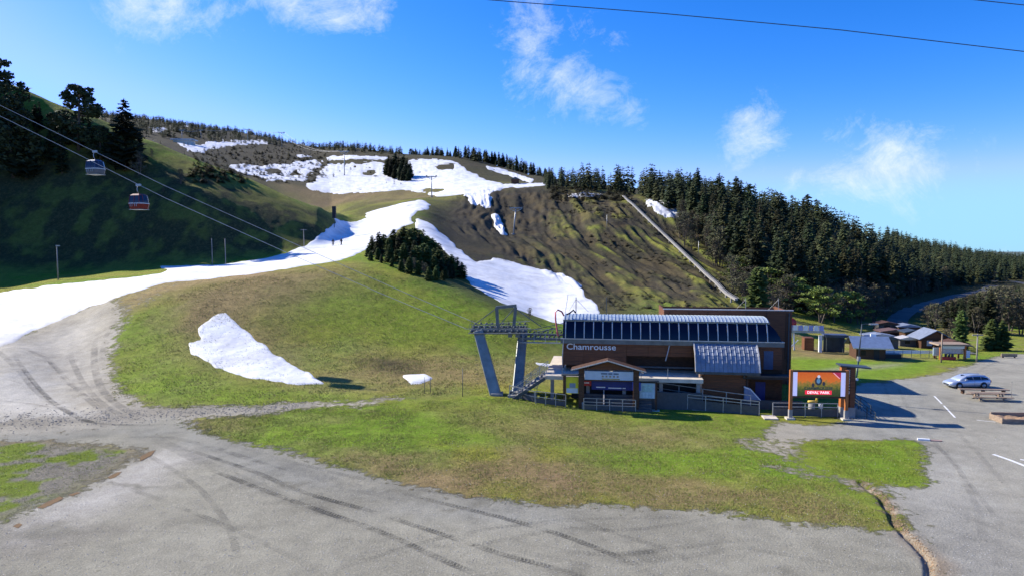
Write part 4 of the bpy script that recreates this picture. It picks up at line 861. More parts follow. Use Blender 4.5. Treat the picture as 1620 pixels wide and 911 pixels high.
# lettering
lt = lettering('Chamrousse', 1.0, M_white, st, (.42, -.03, 5.28), depth=.03, bold=.006, align='LEFT', name='station_lettering')
w_ = max(v.co.x for v in lt.data.vertices)-min(v.co.x for v in lt.data.vertices); lt.scale = (5.1/w_, .88, 1); lt['label'] = 'white raised letters spelling Chamrousse'
# front window frame strip, drain pipe, hose, masts
MB().tube([(.15,-.3,6.4),(.05,-.32,4.6),(.05,-.1,3.4)], .06, 6).build('drain_pipe', M_galv, st)
MB().tube([(11.0,-.1,6.0),(10.75,-.2,4.9),(10.6,-.2,4.3)], .06, 6).build('drain_pipe', M_galv, st)
MB().tube([(.1,.9,8.7),(-.1,.6,9.15),(-.5,.4,9.35),(-.75,.3,9.1),(-.72,.2,8.3),(-.55,.2,7.2),(-.45,.2,6.6)], .085, 8).build('hose', M_redpipe, st, True)
MB().tube([(.4,1,8.8),(.75,1,9.0),(1.1,1,9.3),(1.3,1.2,9.0)], .09, 6).build('cable_guide', M_black, st)
for xx in (1.35, 4.55): MB().tube([(xx,1.6,8.8),(xx,1.6,10.6)], .045, 6).build('mast', M_dsteel, st); MB().tube([(xx,1.6,10.4),(xx+1.3,2.4,9.0)], .018, 4).tube([(xx,1.6,10.4),(xx-.8,2.6,9.0)], .018, 4).build('stay_wire', M_dsteel, st)
MB().tube([(.2,1.5,8.8),(.5,1.5,10.9)], .02, 4).build('stay_wire', M_dsteel, st)
# doors on the right-hand base and the dark bay
for xx in (15.0, 16.4, 19.6): part_box('door', M_navy if xx > 19 else M_dsteel, st, xx, xx+.95, .20, .245, .1, 2.3)
part_box('door', mat('blue_door', (.05,.09,.17), .5, .2, 2), st, 20.3, 21.2, -.03, -.002, 3.64, 5.5)
part_box('bay_deck', M_dconc, st, 18.0, 23.6, -1.8, .2, 2.95, 3.15)
part_box('bay_wall', M_mesh, st, 17.9, 23.6, -2.0, -1.82, .0, .9)
part_box('bay_beam', M_mesh, st, 18.0, 23.6, -1.86, -1.80, 3.16, 3.32)
# machinery end facing the pylon: launching beams
for yy in (0.9, 4.6):
    MB().box(-4.6, .0, yy-.1, yy+.1, 6.05, 6.28).build('launch_beam', M_galvd, st)
    for k in range(9): MB().tube([(-4.4+k*.5, yy-.3, 6.45), (-4.4+k*.5, yy+.3, 6.45)], .10, 10).build('guide_wheel', M_dsteel, st, True)
    MB().bar((-4.4, yy, 6.5), (-.1, yy, 7.5), .07).build('launch_stay', M_galvd, st)
    for k in range(4): MB().bar((-4.2+k*1.2, yy-.5, 5.9), (-4.2+k*1.2, yy-.5, 6.8), .05).build('launch_post', M_galv, st)
    MB().bar((-4.4, yy-.5, 6.8), (-.2, yy-.5, 6.8), .045).build('launch_rail', M_galv, st)
    MB().box(-4.5, -.1, yy-.8, yy-.3, 5.82, 5.89).build('walkway', M_galv, st)
# stair from the deck down to the meadow
sw = 3.6
for k in range(11):
    q = k/10.0; part_box('tread', M_mesh if k % 2 else M_conc, st, -1.75-3.3*q, -1.42-3.3*q, -3.4, -3.4+sw, 2.86-2.4*q, 2.94-2.4*q)
for yy in (-3.45, .2): MB().bar((-1.5,yy,2.8),(-5.0,yy,.35), .1, .3).build('stringer', M_dsteel, st)
for yy in (-3.45, -1.6, .2):
    MB().bar((-1.5,yy,3.95),(-5.1,yy,1.4), .06).bar((-1.5,yy,3.5),(-5.1,yy,.95), .05).build('handrail', M_galv, st)
    for k in range(5): MB().bar((-1.5-.9*k,yy,2.8-.63*k),(-1.5-.9*k,yy,3.95-.64*k), .055).build('baluster', M_galv, st)
for k, xx in enumerate((.2, 2.8, 5.4, 8.0, 10.6)): MB().bar((xx,-2.95,3.0),(xx,-2.95,4.0), .06).build('baluster', M_galv, st)
# entrance steps and turnstiles under the deck
for k in range(6): part_box('entrance_step', M_mesh, st, 2.4, 9.0, -3.3-.28*(5-k), -3.05-.28*(5-k)+.03, -.1+.0, .22+.22*k)
part_box('entrance_wall', M_mesh, st, 9.05, 13.9, -3.3, -3.1, -.2, 1.7)
for xx in (2.25, 4.3): MB().prismx([(-4.9,.0),(-4.8,.7),(-3.2,1.75),(-3.0,1.75),(-3.0,1.4),(-4.5,.0)], xx, xx+.12).build('step_cheek', M_conc, st)
part_box('banner', M_red, st, 1.55, 3.1, -3.12, -3.04, 2.1, 2.6)
part_box('banner', M_navy, st, 3.15, 7.2, -3.12, -3.04, 1.75, 2.58)
for (xx, ww, zz) in ((1.75,.25,2.3),(2.2,.7,2.36),(3.6,.9,1.95),(4.8,1.3,1.9),(6.2,.3,1.9)): part_box('banner_mark', M_white, st, xx, xx+ww, -3.135, -3.123, zz, zz+.1)

# timber building behind
tb = thing('timber_building', 'brown flat-roofed timber building rising behind the lift station', 'building', (18.0, 80.5, 0), RZ)
part_box('wall', M_wood, tb, 0, 14.5, 0, .2, -.4, 8.55)
for x0 in (0, 14.3): part_box('wall', M_wood, tb, x0, x0+.2, .202, 8, -.4, 8.4)
part_box('wall', M_wood, tb, .202, 14.298, 7.8, 8, -.4, 8.2)
part_box('roof', M_dsteel, tb, .2, 14.3, .2, 7.8, 7.7, 7.85)
part_box('roof_edge', M_mull, tb, -.1, 14.65, -.06, .26, 8.552, 8.65)
for k in range(7): part_box('cladding_batten', M_wood2, tb, .6+2.2*k, .72+2.2*k, -.05, -.002, 3.0, 8.34)
for xx in (9.5, 13.2): MB().tube([(xx,1,7.8),(xx,1,9.9)], .03, 5).build('mast', M_galv, tb); MB().tube([(xx,1,9.8),(xx-1.4,2,7.9)], .015, 4).build('stay_wire', M_galv, tb)
part_box('downpipe', M_dsteel, tb, 14.1, 14.22, -.1, -.003, 0, 8.3)

# kiosk with the barrel roof
ki = thing('ticket_kiosk', 'orange-brown timber kiosk under a curved blue-grey metal roof', 'kiosk', (18.35, 67.5, 0), RZ)
part_box('wall', M_orange, ki, .35, 5.05, .2, 1.9, -.2, 3.95)
for k in range(6): part_box('wall_board', M_wood, ki, .62, 5.04, .165, .198, .2+.6*k, .2+.6*k+.57)
MB().tube([(.42,.1,-.2),(.42,.1,3.85)], .22, 10).build('corner_post', mat('sunlit_log', (.62,.38,.22), .7, .3, 3, stretch=(1,1,.3)), ki, True)  # left post only: sunlight is put into its pale colour
MB().tube([(4.98,.1,-.2),(4.98,.1,3.85)], .12, 8).build('corner_post', M_wood2, ki, True)
kp = [(-.62,3.62),(-.32,4.42),(.10,5.12),(.62,5.66),(1.2,6.05),(1.8,6.24),(2.3,6.26)]
def kpt(s):
    s = max(0, min(len(kp)-1.001, s)); i = int(s); f = s-i; return (kp[i][0]+(kp[i+1][0]-kp[i][0])*f, kp[i][1]+(kp[i+1][1]-kp[i][1])*f)
kb = MB(); vs, fs = strip(-.05, 6.05, kp); kb.add(vs, fs); kb.add([(a,b+.04,c-.14) for a,b,c in vs], fs); kroof = kb.build('roof', M_dsteel, ki)
NCOL = 14
for j in range(NCOL):
    w = 6.0/NCOL; xa = j*w; off = .0 if j % 2 else .5; edges = [0]+[e for e in (np.arange(1, 6, 1.0)+off-.5) if e > 0]+[6]
    for e0, e1 in zip(edges[:-1], edges[1:]):
        pr = [kpt(e0+.03), kpt((e0+e1)/2), kpt(e1-.01)]; b = MB(); vv = []
        for q, (yy, zz) in enumerate(pr):
            up = .06-.035*q/2; vv += [(xa+.02, yy, zz+up), (xa+w-.09, yy, zz+up), (xa+w-.06, yy, zz+up+.035), (xa+w-.01, yy, zz+up+.035)]
        ff = [(4*q+i, 4*q+i+1, 4*q+i+5, 4*q+i+4) for q in range(2) for i in range(3)]
        vv += [(xa+.02, pr[0][0]-.01, pr[0][1]-.0), (xa+w-.01, pr[0][0]-.01, pr[0][1]-.0)]; ff.append((0, 12, 13, 3))
        b.add(vv, ff).build('roof_panel', M_roofb, kroof)
for xx in (-.1, 6.02): 
    b = MB()
    for p, q in zip(kp[:-1], kp[1:]): b.bar((xx+.02, p[0], p[1]+.02), (xx+.02, q[0], q[1]+.02), .1, .26)
    b.build('verge', M_mull, ki)
part_box('fascia', M_dsteel, ki, -.05, 6.05, -.70, -.60, 3.42, 3.66)
for xx in (.6, 4.8): MB().bar((xx,.2,2.9),(xx,-.5,3.5), .12).build('bracket', M_wood2, ki)

# portal with gable and sign board
pg = G(921, 66.3); 
po = thing('entrance_portal', 'wooden gabled portal with a pale sign board over the station entrance', 'portal', pg, RZ)
for xx in (0.0, 5.28): part_box('post', M_wood2, po, xx-.27, xx+.27, -.2, .2, -.2, 3.95)
ro = MB().prism([(-1.0,3.75),(2.55,4.72),(6.2,3.72),(6.2,3.86),(2.55,4.90),(-1.0,3.9)], -.75, .9).build('roof', M_wood2, po)
MB().bar((-1.0,-.78,3.86),(2.55,-.78,4.86), .05, .10).bar((2.55,-.78,4.86),(6.2,-.78,3.83), .05, .10).build('roof_trim', M_mull, ro)
MB().prism([(.3,3.86),(5.0,3.86),(2.55,4.6)], -.08, .08).build('gable', M_wood, po)
sg = part_box('sign_board', mat('pale_sign', (.50,.58,.66), .4, .12, 1.5), po, .3, 5.0, -.14, -.06, 2.88, 3.72)
for k, (xx, ww) in enumerate(((1.9,.62),(2.6,.4),(3.1,.5))): part_box('sign_mark', mat('slate_print', (.10,.14,.2), .5, .2, 2), sg, xx, xx+ww, -.152, -.142, 3.42, 3.56)
for k in range(5): part_box('sign_mark', mat('tan_print', (.34,.27,.22), .5, .2, 2), sg, 1.98+.36*k, 2.16+.36*k, -.152, -.142, 3.14, 3.32)
part_box('sign_mark', mat('ochre_print', (.42,.28,.05), .5, .2, 2), sg, 1.98, 3.7, -.152, -.142, 2.92, 3.02)
part_box('tie_beam', M_wood2, po, .28, 5.0, -.1, .1, 2.74, 2.86)
# yellow notice board left of the portal
nb = thing('notice_board', 'yellow and white notice board on a dark post left of the portal', 'notice board', G(894, 66.6), RZ)
part_box('post', M_wood2, nb, -.14, .14, -.12, .12, -.2, 3.1)
bd = part_box('board', M_yel, nb, .16, 1.36, -.05, .05, 1.35, 2.95)
part_box('map_print', mat('pale_print', (.55,.60,.62), .5, .15, 2), bd, .2, 1.32, -.075, -.052, 1.38, 1.85)
part_box('map_print', mat('blue_grey_print', (.22,.28,.34), .5, .2, 2), bd, .5, 1.08, -.075, -.052, 1.9, 2.35)
part_box('roof', M_dsteel, nb, -.3, 1.5, -.3, .3, 3.11, 3.22)
# display case and blue sign right of the portal
dc = thing('display_case', 'pale blue glazed information case in a dark frame beside the ramp', 'display case', G(1013, 66.0), RZ)
for xx in (-.05, 1.66): part_box('post', M_wood2, dc, xx-.1, xx+.1, -.1, .1, -.2, 2.85)
bd = part_box('panel', M_paleblue, dc, .06, 1.55, -.04, .04, 1.2, 2.7); part_box('roof', M_dsteel, dc, -.25, 1.9, -.25, .25, 2.86, 2.96)
for k in range(5): part_box('poster', mat('pale_poster', (.58,.68,.70), .5, .25, 3), bd, .12+.28*k, .34+.28*k, -.065, -.042, 1.3, 1.75)
part_box('poster', mat('green_map', (.38,.56,.52), .5, .35, 4), bd, .3, 1.3, -.065, -.042, 1.85, 2.6)
part_box('base', M_cream, dc, -.35, 2.0, -.3, .3, -.3, .06)
bs = thing('blue_sign', 'small square blue sign hung on the right portal post', 'sign', G(1009, 65.75), RZ)
part_box('plate', M_blue, bs, -.4, .42, -.05, .05, 2.0, 2.8); part_box('post', M_wood2, bs, -.28, -.16, .052, .14, -.2, 2.7); part_box('sign_mark', M_white, bs, -.2, .2, -.062, -.052, 2.45, 2.5)
part_box('post', M_wood2, bs, .16, .28, .052, .14, -.2, 2.7)

# ramp in front of the kiosk, with two railings
def P3(px, D, zv): return Vector(((px-810)/F*D, D, zv))
rp = thing('access_ramp', 'grey concrete ramp sloping down past the kiosk', 'ramp', P3(1035, 67.2, 0), 0)
o_ = P3(1035, 67.2, 0); a, b, c, d = [p-o_ for p in (P3(1035,67.2,.9), P3(1206,64.0,.08), P3(1196,66.0,.08), P3(1040,69.2,.9))]
dn = Vector((0,0,-1.2)); MB().add([a,b,c,d,a+dn,b+dn,c+dn,d+dn], [(0,1,2,3),(4,7,6,5),(0,4,5,1),(1,5,6,2),(2,6,7,3),(3,7,4,0)]).build('slab', M_conc, rp)
railing('ramp_railing', 'front railing of the ramp with grey infill panels', [P3(1035,67.1,.35), P3(1120,65.55,.15), P3(1206,63.95,-.02)], 1.35, 1.7, (1.0,.78), .03, (-.1,.85))
railing('ramp_railing', 'rear railing of the ramp along the kiosk wall', [P3(1040,68.6,1.0), P3(1115,67.0,.65), P3(1192,65.6,.3)], 1.25, 1.9, (1.0,.55,.3), .03)
railing('terrace_railing', 'railing with grey panels between portal and display case', [G(925,65.6), G(1008,65.3)], 1.15, 1.4, (1.0,.7,.45), .025, (.05,.5))
railing('stair_railing', 'bright railing with grey panels below the station stair', [G(848,66.9), G(896,66.2)], 1.25, 1.2, (1.0,.55), .03, (.1,.55), group=None)
railing('stair_railing', 'short railing closing the left side of the station stair', [G(806,69.4), G(846,67.4)], 1.1, 1.3, (1.0,.5), .03, (.05,.5))
railing('stair_railing', 'back railing climbing beside the station stair', [G(815,72.0), G(850,71.4), Vector((3.3,71.3,1.8))], 1.2, 1.3, (1.0,.5), .03)
sl = thing('concrete_footing', 'light concrete footing block at the left end of the stair', 'footing', G(820, 69.2), RZ); part_box('block', M_conc, sl, -1.0, 1.8, -.7, .7, -.4, .28); part_box('plate', M_galv, sl, -.4, .9, -.5, .5, .282, .32)
ap = G(1222, 63.0); sl = thing('entry_slab', 'pale stone slab at the end of the ramp', 'slab', ap, RZ); part_box('slab', M_cream, sl, -.55, .7, -.65, .75, -.2, .12); part_box('edge', M_conc, sl, -.55, .7, -.72, -.652, -.2, .09)
# sloping wing wall; its sunlit top edge is painted on in white
wwl = thing('wing_wall', 'blue-grey sloping wing wall right of the kiosk', 'wall', P3(1182, 66.6, 0), RZ); MB().prism([(0,-.2),(2.0,-.2),(2.0,.25),(.55,1.9),(.0,2.1)], 0, .35).build('wall', mat('blue_render', (.22,.26,.36), .8, .2, 2), wwl); MB().bar((-.02,.17,2.16),(.58,.17,1.95), .4, .1).bar((.58,.17,1.95),(2.05,.17,.3), .4, .1).build('sunlit_top', M_white, wwl)

# ------------------------------------------------------------------ screen, totem, fence
sc = thing('screen_billboard', 'lit advertising screen on two orange timber posts showing a red and green picture', 'billboard', P3(1256, 62.6, 0), RZ*.5)
SW = 5.02
for xx in (0, SW):
    part_box('post', M_orange, sc, xx-.13, xx+.13, -.13, .13, .9, 4.62); part_box('post_shoe', M_conc, sc, xx-.16, xx+.16, -.16, .16, -.2, .9); part_box('footing', M_cream, sc, xx-.4, xx+.35, -.35, .35, -.2, .16)
part_box('top_rail', M_wood2, sc, .14, SW-.14, -.1, .1, 4.44, 4.6); part_box('bottom_rail', M_wood2, sc, .14, SW-.14, -.1, .1, 2.02, 2.16)
def screen_material():
    m = bpy.data.materials.new('lit_screen_picture'); m.use_nodes = True; t = m.node_tree; b = t.nodes['Principled BSDF']
    tcn = N(t, 'ShaderNodeTexCoord'); sx = N(t, 'ShaderNodeSeparateXYZ'); t.links.new(tcn.outputs['Generated'], sx.inputs[0])
    n = N(t, 'ShaderNodeTexNoise'); n.inputs['Scale'].default_value = 5; n.inputs['Detail'].default_value = 6; t.links.new(tcn.outputs['Object'], n.inputs['Vector'])
    h = mth(t, 'ADD', sx.outputs[2], mth(t, 'MULTIPLY', mth(t, 'SUBTRACT', n.outputs[0], .5), .55))
    cr = N(t, 'ShaderNodeValToRGB'); e = cr.color_ramp.elements; e[0].position = 0; e[0].color = (.03,.05,.008,1); e[1].position = 1; e[1].color = (.75,.12,.012,1)
    for p, c in ((.25,(.06,.08,.012,1)),(.42,(.20,.17,.02,1)),(.55,(.42,.20,.03,1)),(.68,(.80,.17,.015,1))): q = e.new(p); q.color = c
    t.links.new(h, cr.inputs[0]); t.links.new(cr.outputs[0], b.inputs['Base Color']); t.links.new(cr.outputs[0], b.inputs['Emission Color']); b.inputs['Emission Strength'].default_value = .3; b.inputs['Roughness'].default_value = .4
    return m
part_box('housing', M_black, sc, .14, SW-.14, -.02, .22, 2.165, 4.435)
pic = part_box('picture', screen_material(), sc, .56, SW-.56, -.06, -.022, 2.18, 4.42, label='lit picture of a quad rider over a hill path')
for x0 in (.15, SW-.55): part_box('light_strip', mat('lilac_lit_strip', (.62,.62,.88), .4, .05, 2, emit=.3), sc, x0, x0+.4, -.065, -.023, 2.2, 4.42)
def blob(pts, z): return pts
M_scr_dark = mat('screen_dark', (.03,.035,.05), .4, .3, 3, emit=.3); M_scr_blue = mat('screen_blue', (.10,.22,.34), .4, .3, 4, emit=.4); M_scr_red = mat('screen_red', (.75,.02,.05), .4, .1, 2, emit=.6); M_scr_white = mat('screen_white', (.8,.75,.75), .4, .05, 2, emit=.7); M_scr_crim = mat('screen_crimson', (.35,.02,.06), .4, .15, 2, emit=.5)
def disc(cx, cz, rx, rz, y0, y1, n=10, a0=0): return MB().prism([(cx+rx*math.cos(a0+6.283*k/n), cz+rz*math.sin(a0+6.283*k/n)) for k in range(n)], y0, y1)
disc(2.45,3.62,.34,.42,-.07,-.062,9,.3).build('rider_print', M_scr_dark, pic); disc(2.47,4.02,.14,.15,-.073,-.0705,9).build('rider_print', mat('screen_grey', (.5,.5,.55), .4, .1, 2, emit=.5), pic)
disc(2.45,3.62,.18,.24,-.073,-.0705,7).build('rider_print', M_scr_blue, pic)
for cx, cz in ((1.97,3.22),(2.93,3.36)): disc(cx,cz,.13,.2,-.07,-.062,9).build('wheel_print', M_scr_dark, pic)
part_box('banner_print', M_scr_red, pic, 1.26, 3.66, -.07, -.062, 2.36, 2.74)
MB().prism([(3.62,4.42),(4.45,4.42),(4.45,3.72)], -.07, -.062).build('corner_print', M_scr_crim, pic); MB().prism([(3.72,4.38),(3.84,4.38),(4.40,3.86),(4.30,3.84)], -.074, -.0705).build('corner_print', mat('screen_pink', (.85,.35,.35), .4, .1, 2, emit=.5), pic)
t1 = lettering('CHAMROUSSE', .34, M_scr_dark, pic, (2.45,-.066,2.82), depth=.003, bold=.008); t1.scale = (1.18,1,1)
t2 = lettering("DEVAL' PARK", .34, M_scr_white, pic, (2.46,-.074,2.43), depth=.003, bold=.006); t2.scale = (1.0,1,1)
to = thing('timber_totem', 'brown timber totem with vertical white lettering beside the lit screen', 'totem', P3(1346, 63.4, 0), RZ)
part_box('column', M_orange, to, -.62, -.18, -.25, .3, .95, 4.75); part_box('column', M_wood, to, .2, .62, -.25, .3, .95, 4.75); part_box('panel', M_wood2, to, -.179, .199, -.16, .22, .95, 4.75); part_box('base', M_conc, to, -.66, .66, -.32, .36, -.2, .949); MB().box(-1.2,1.5,-.7,.7,4.80,4.92,Matrix.Rotation(R(4),4,'Y')).build('cap', M_dsteel, to)
tt_ = lettering('CHAMROUSSE', .36, M_white, to, (.12,-.27,2.2), (math.pi/2,-math.pi/2,0), .01, .0, 1.0, 'LEFT'); w_ = max(v.co.x for v in tt_.data.vertices); tt_.scale = (2.35/w_, 1, 1)
part_box('letter_board', M_wood2, to, -.17, .19, -.255, -.165, 2.1, 4.65)
railing('barrier_railing', 'grey barrier railing with panels under the lit screen', [P3(1228,63.6,0), P3(1332,63.2,0)], 1.3, 1.55, (1.0,.72), .03, (.05,.75))
railing('step_railing', 'slanting dark handrail of the steps beside the totem', [P3(1352,64.6,.75), P3(1393,61.9,-.25)], 1.0, 1.2, (1.0,.72,.45), .025, None, M_dsteel)
railing('step_railing', 'upper parallel handrail of the steps beside the totem', [P3(1352,66.2,.9), P3(1385,63.8,0)], 1.0, 1.2, (1.0,.6), .025, None, M_dsteel)
su = thing('outer_steps', 'pale concrete steps climbing left behind the totem', 'steps', P3(1362, 64.6, 0), RZ)
for k in range(5): part_box('step', M_conc, su, -.9+.35*k*-1+1.6, -.9-.35*k+2.0, -1.0, 1.0, -.3, .15+.17*k)
part_box('side_wall', M_white, su, -1.2, -.7, -1.05, 1.0, -.3, 1.35)
ty = thing('yellow_standpipe', 'grey cylinder with a yellow bent pipe on top behind the barrier', 'standpipe', P3(1290, 63.9, 0), 0)
MB().tube([(0,0,-.1),(0,0,1.25)], .3, 14).build('cylinder', M_conc, ty, True); MB().tube([(-.35,0,1.33),(.45,0,1.33)], .13, 8).build('arm', M_yelp, ty, True); MB().tube([(.45,0,1.33),(.5,0,2.0)], .11, 8).build('spout', M_yelp, ty, True); part_box('valve', M_white, ty, .7, 1.0, -.15, .15, .7, 1.1)
tr_ = thing('tyre', 'black tyre leaning behind the barrier next to the totem', 'tyre', P3(1325, 63.5, .38), RZ)
bmt = bmesh.new(); tv, tf = [], []
for i in range(18):
    for j in range(8):
        a = 6.283*i/18; b = 6.283*j/8; rr = .28+.1*math.cos(b); tv.append((rr*math.cos(a), .09*math.sin(b), rr*math.sin(a))); tf.append((i*8+j, ((i+1) % 18)*8+j, ((i+1) % 18)*8+(j+1) % 8, i*8+(j+1) % 8))
bmt.free(); MB().add(tv, tf).build('tread', M_black, tr_, True)

# ------------------------------------------------------------------ lamp post
lp = thing('street_lamp', 'tall dark green lamp post on the edge of the paved lot', 'street lamp', P3(1358, 69.3, 0), 0)
ln = .55
MB().tube([(0,0,-.2),(.0,0,.9)], .14, 10).build('base', M_green, lp, True)
MB().tube([(0,0,.9),(ln*.55,0,4.4)], [.11,.085], 10).build('pole', M_green, lp, True); MB().tube([(ln*.55,0,4.4),(ln,0,8.1)], [.075,.05], 10).build('upper_pole', M_dsteel, lp, True)
MB().tube([(ln,0,8.05),(ln+.5,0,8.12),(ln+.85,0,8.1)], .035, 6).build('arm', M_dsteel, lp); MB().box(ln+.75,ln+1.6,-.16,.16,8.02,8.14).build('lamp_head', M_galv, lp)
MB().box(ln*.55-.1,ln*.55+.14,-.16,.16,4.3,4.75).build('collar', M_galv, lp); MB().box(ln*.3-.1,ln*.3+.12,-.14,-.06,2.3,2.55).build('number_plate', M_white, lp)
# ------------------------------------------------------------------ lift pylon
py0 = G(800, 71.0); Lp = Vector(py0)
pl = thing('lift_pylon', 'blue-grey gondola pylon on two splayed legs in front of the knoll', 'pylon', py0, 0)
def rel(v): return Vector(v)-Lp
def leg(p, q, w0, w1):
    b = MB(); p, q = rel(p), rel(q); d = (q-p).normalized(); ax = Vector((0,1,0)).cross(d).normalized(); ay = d.cross(ax)
    vs = []
    for c, w in ((p, w0), (q, w1)): vs += [c-ax*w-ay*w*1.1, c+ax*w-ay*w*1.1, c+ax*w+ay*w*1.1, c-ax*w+ay*w*1.1]
    return b.add(vs, [(3,2,1,0),(4,5,6,7),(0,1,5,4),(1,2,6,5),(2,3,7,6),(3,0,4,7)])
g1, g2 = G(786, 69.8), G(818, 71.0); t1 = W(757, 524, 72.5); t2 = W(827, 524, 75.8)
for g, t in ((g1, t1), (g2, t2)):
    lg = leg(g-Vector((0,0,.5)), t, .58, .50).build('leg', mat('grey_leg_steel', (.25,.265,.25), .5, .3, 1.2, metal=.3), pl); bevel(lg, .06)
    part = MB().box(-.62, .62, -.62, .62, -.4, .22); o = part.build('foot_plate', M_conc, lg); 
    for v in o.data.vertices: v.co += rel(g)
zt = t1.z
for yy in (72.5, 76.2):
    b = MB().box(-4.4, 1.6, yy-.13, yy+.16, zt-.05, zt+.2); o = b.build('sheave_beam', M_galvd, pl); 
    for v in o.data.vertices: v.co -= Lp
    for k in range(10):
        xx = -4.3+k*.62; o = MB().tube([(xx, yy-.3, zt+.05), (xx, yy-.16, zt+.05)], .17, 12).build('sheave', M_dsteel, pl, True)
        for v in o.data.vertices: v.co -= Lp
        o = MB().tube([(xx+.2, yy+.16, zt+.42), (xx+.2, yy+.28, zt+.42)], .13, 10).build('sheave', M_galvd, pl, True)
        for v in o.data.vertices: v.co -= Lp
    b = MB().box(-4.6, 1.8, yy-.95, yy-.45, zt-.12, zt-.07)
    for k in range(7): b.bar((-4.5+k*1.03, yy-.92, zt-.1), (-4.5+k*1.03, yy-.92, zt+.85), .035)
    b.bar((-4.5, yy-.92, zt+.85), (1.7, yy-.92, zt+.85), .035).bar((-4.5, yy-.92, zt+.45), (1.7, yy-.92, zt+.45), .028)
    o = b.build('catwalk', M_galvd, pl)
    for v in o.data.vertices: v.co -= Lp
b = MB()
for xx in (-3.6, -.2, .6): b.box(xx-.22, xx+.22, 71.9, 76.8, zt-.55, zt-.12)
b.box(-3.9, 1.0, 74.1, 74.5, zt-.5, zt-.15)
o = b.build('cross_beam', M_galvd, pl)
for v in o.data.vertices: v.co -= Lp
b = MB(); zt2 = W(800, 486, 74).z
for xx in (-1.55, .15): b.bar((xx, 74.3, zt-.2), (xx-.12 if xx < 0 else xx+.25, 74.3, zt2), .34)
b.bar((-1.75, 74.3, zt2-.05), (.5, 74.3, zt2+.18), .36, .3).bar((-1.55,74.3,zt+.3),(.2,74.3,zt2-.2), .09)
for xx in (-4.4, 3.2): b.bar((-.5+(-1.2 if xx < 0 else .8), 74.3, zt2-.1), (xx, 74.3, zt+.3), .09)
o = b.build('gantry', M_galvd, pl)
for v in o.data.vertices: v.co -= Lp
b = MB().bar((1.0,74.2,zt-1.4),(4.4,73.6,zt+.25), .1)
for k in range(11): b.bar((-4.1+.02*k, 72.0, zt-.5-.5*k), (-3.75+.02*k, 72.0, zt-.5-.5*k), .03)
o = b.build('brace', M_dsteel, pl)
for v in o.data.vertices: v.co -= Lp
# ropes towards the upper left
def rope(name, label, pts, r, m=None, cat='cable', group=None, n=5):
    p0 = pts[0]; o = MB().tube([Vector(p)-Vector(p0) for p in pts], r, n, False).build(name, m or M_cable, None, True); o.location = p0; return tag(o, label, cat, group)
M_rope = mat('bright_steel_rope', (.42,.42,.41), .5, .15, 2, metal=.2)
FR = [W(738,520,72.7), W(600,463,76.5), W(454,400,80.5), W(260,313,86), W(100,233,90.5), W(0,184,93.5), W(-400,-30,105)]
BR = [W(758,513,76.4), W(620,454,80), W(480,392,84), W(260,294,90), W(100,216,94.5), W(0,167,97.5), W(-400,-45,109)]
rope('haul_rope', 'lower pale gondola rope rising to the left edge', [Vector((2.0,72.5,zt+.35))]+FR, .03, M_rope)
rope('haul_rope', 'upper pale gondola rope rising to the left edge', [Vector((2.0,76.2,zt+.7))]+BR, .03, M_rope)

def cabin(P, label, body, lower, flip=1):
    e = thing('gondola_cabin', label, 'gondola cabin', P, 0); H = 2.05     # origin: the grip on the rope
    e.rotation_euler = (0,0,R(-14)); e.scale = (.92,)*3
    MB().box(-.35,.35,-.12,.12,-.12,.18).build('grip', M_galv, e)
    MB().tube([(0,0,0),(0,-.25,-.35),(0,-.25,-.8),(0,0,-1.15)], .055, 6).build('hanger', M_galv, e, True)
    zr = -1.2
    secs = [(-.0,.62,.52),(-.22,.95,.80),(-.95,1.10,.90),(-1.35,1.12,.92),(-2.0,1.0,.82),(-2.1,.85,.7)]
    def ring(z, a, b): return [(-a,-b*.55,z),(-a*.78,-b,z),(a*.78,-b,z),(a,-b*.55,z),(a,b*.55,z),(a*.78,b,z),(-a*.78,b,z),(-a,b*.55,z)]
    def shell(ss, name, m, grow=0.0):
        vs, fs = [], []
        for (z, a, b) in ss: vs += ring(zr+z, a+grow, b+grow)
        for i in range(len(ss)-1):
            for k in range(8): fs.append((i*8+k, i*8+(k+1) % 8, i*8+8+(k+1) % 8, i*8+8+k))
        fs += [tuple(range(7,-1,-1)), tuple((len(ss)-1)*8+k for k in range(8))]
        return MB().add(vs, fs).build(name, m, e)
    shell(secs[:2], 'roof', body); shell([(-.22,.93,.78),(-.95,1.08,.88),(-1.25,1.09,.89)], 'window', M_glassb); shell(secs[3:], 'lower_panel', lower, .01)
    shell([(-1.24,1.13,.93),(-1.36,1.14,.94)], 'belt_rail', M_mull)
    for (a, b) in ((-.78,-1),(.78,-1),(0.0,-1)): MB().bar((a*.95, b*.80, zr-.22), (a*1.09, b*.91, zr-1.3), .07).build('window_pillar', body, e)
    for x_ in (-.93, .93): MB().bar((x_, -.42, zr-.22), (x_*1.18, -.48, zr-1.3), .07).build('window_pillar', body, e)
    [MB().bar((x_, -1.0, zr-1.35), (x_, -1.05, zr-1.75), .05).build('ski_rack', M_galv, e) for x_ in (-.5,-.2,.2,.5)]
    part_ = MB().box(-1.0,1.0,-.8,.8,zr-2.16,zr-2.11); part_.build('floor_plate', M_galv, e)
    return e
M_glassb = mat('blue_tinted_glass', (.015,.025,.06), .2, .2, .6, spec=.3)
cabin(W(150,240.5,93.1), 'blue-grey gondola cabin hanging from the upper rope', mat('blue_grey_shell', (.035,.055,.14), .5, .2, 2), mat('silver_shell', (.10,.11,.13), .4, .2, 2))
cabin(W(219,293.5,87.1), 'red gondola cabin hanging from the lower rope', mat('red_shell', (.14,.008,.010), .5, .2, 2), mat('red_lower_shell', (.20,.012,.009), .4, .25, 3))

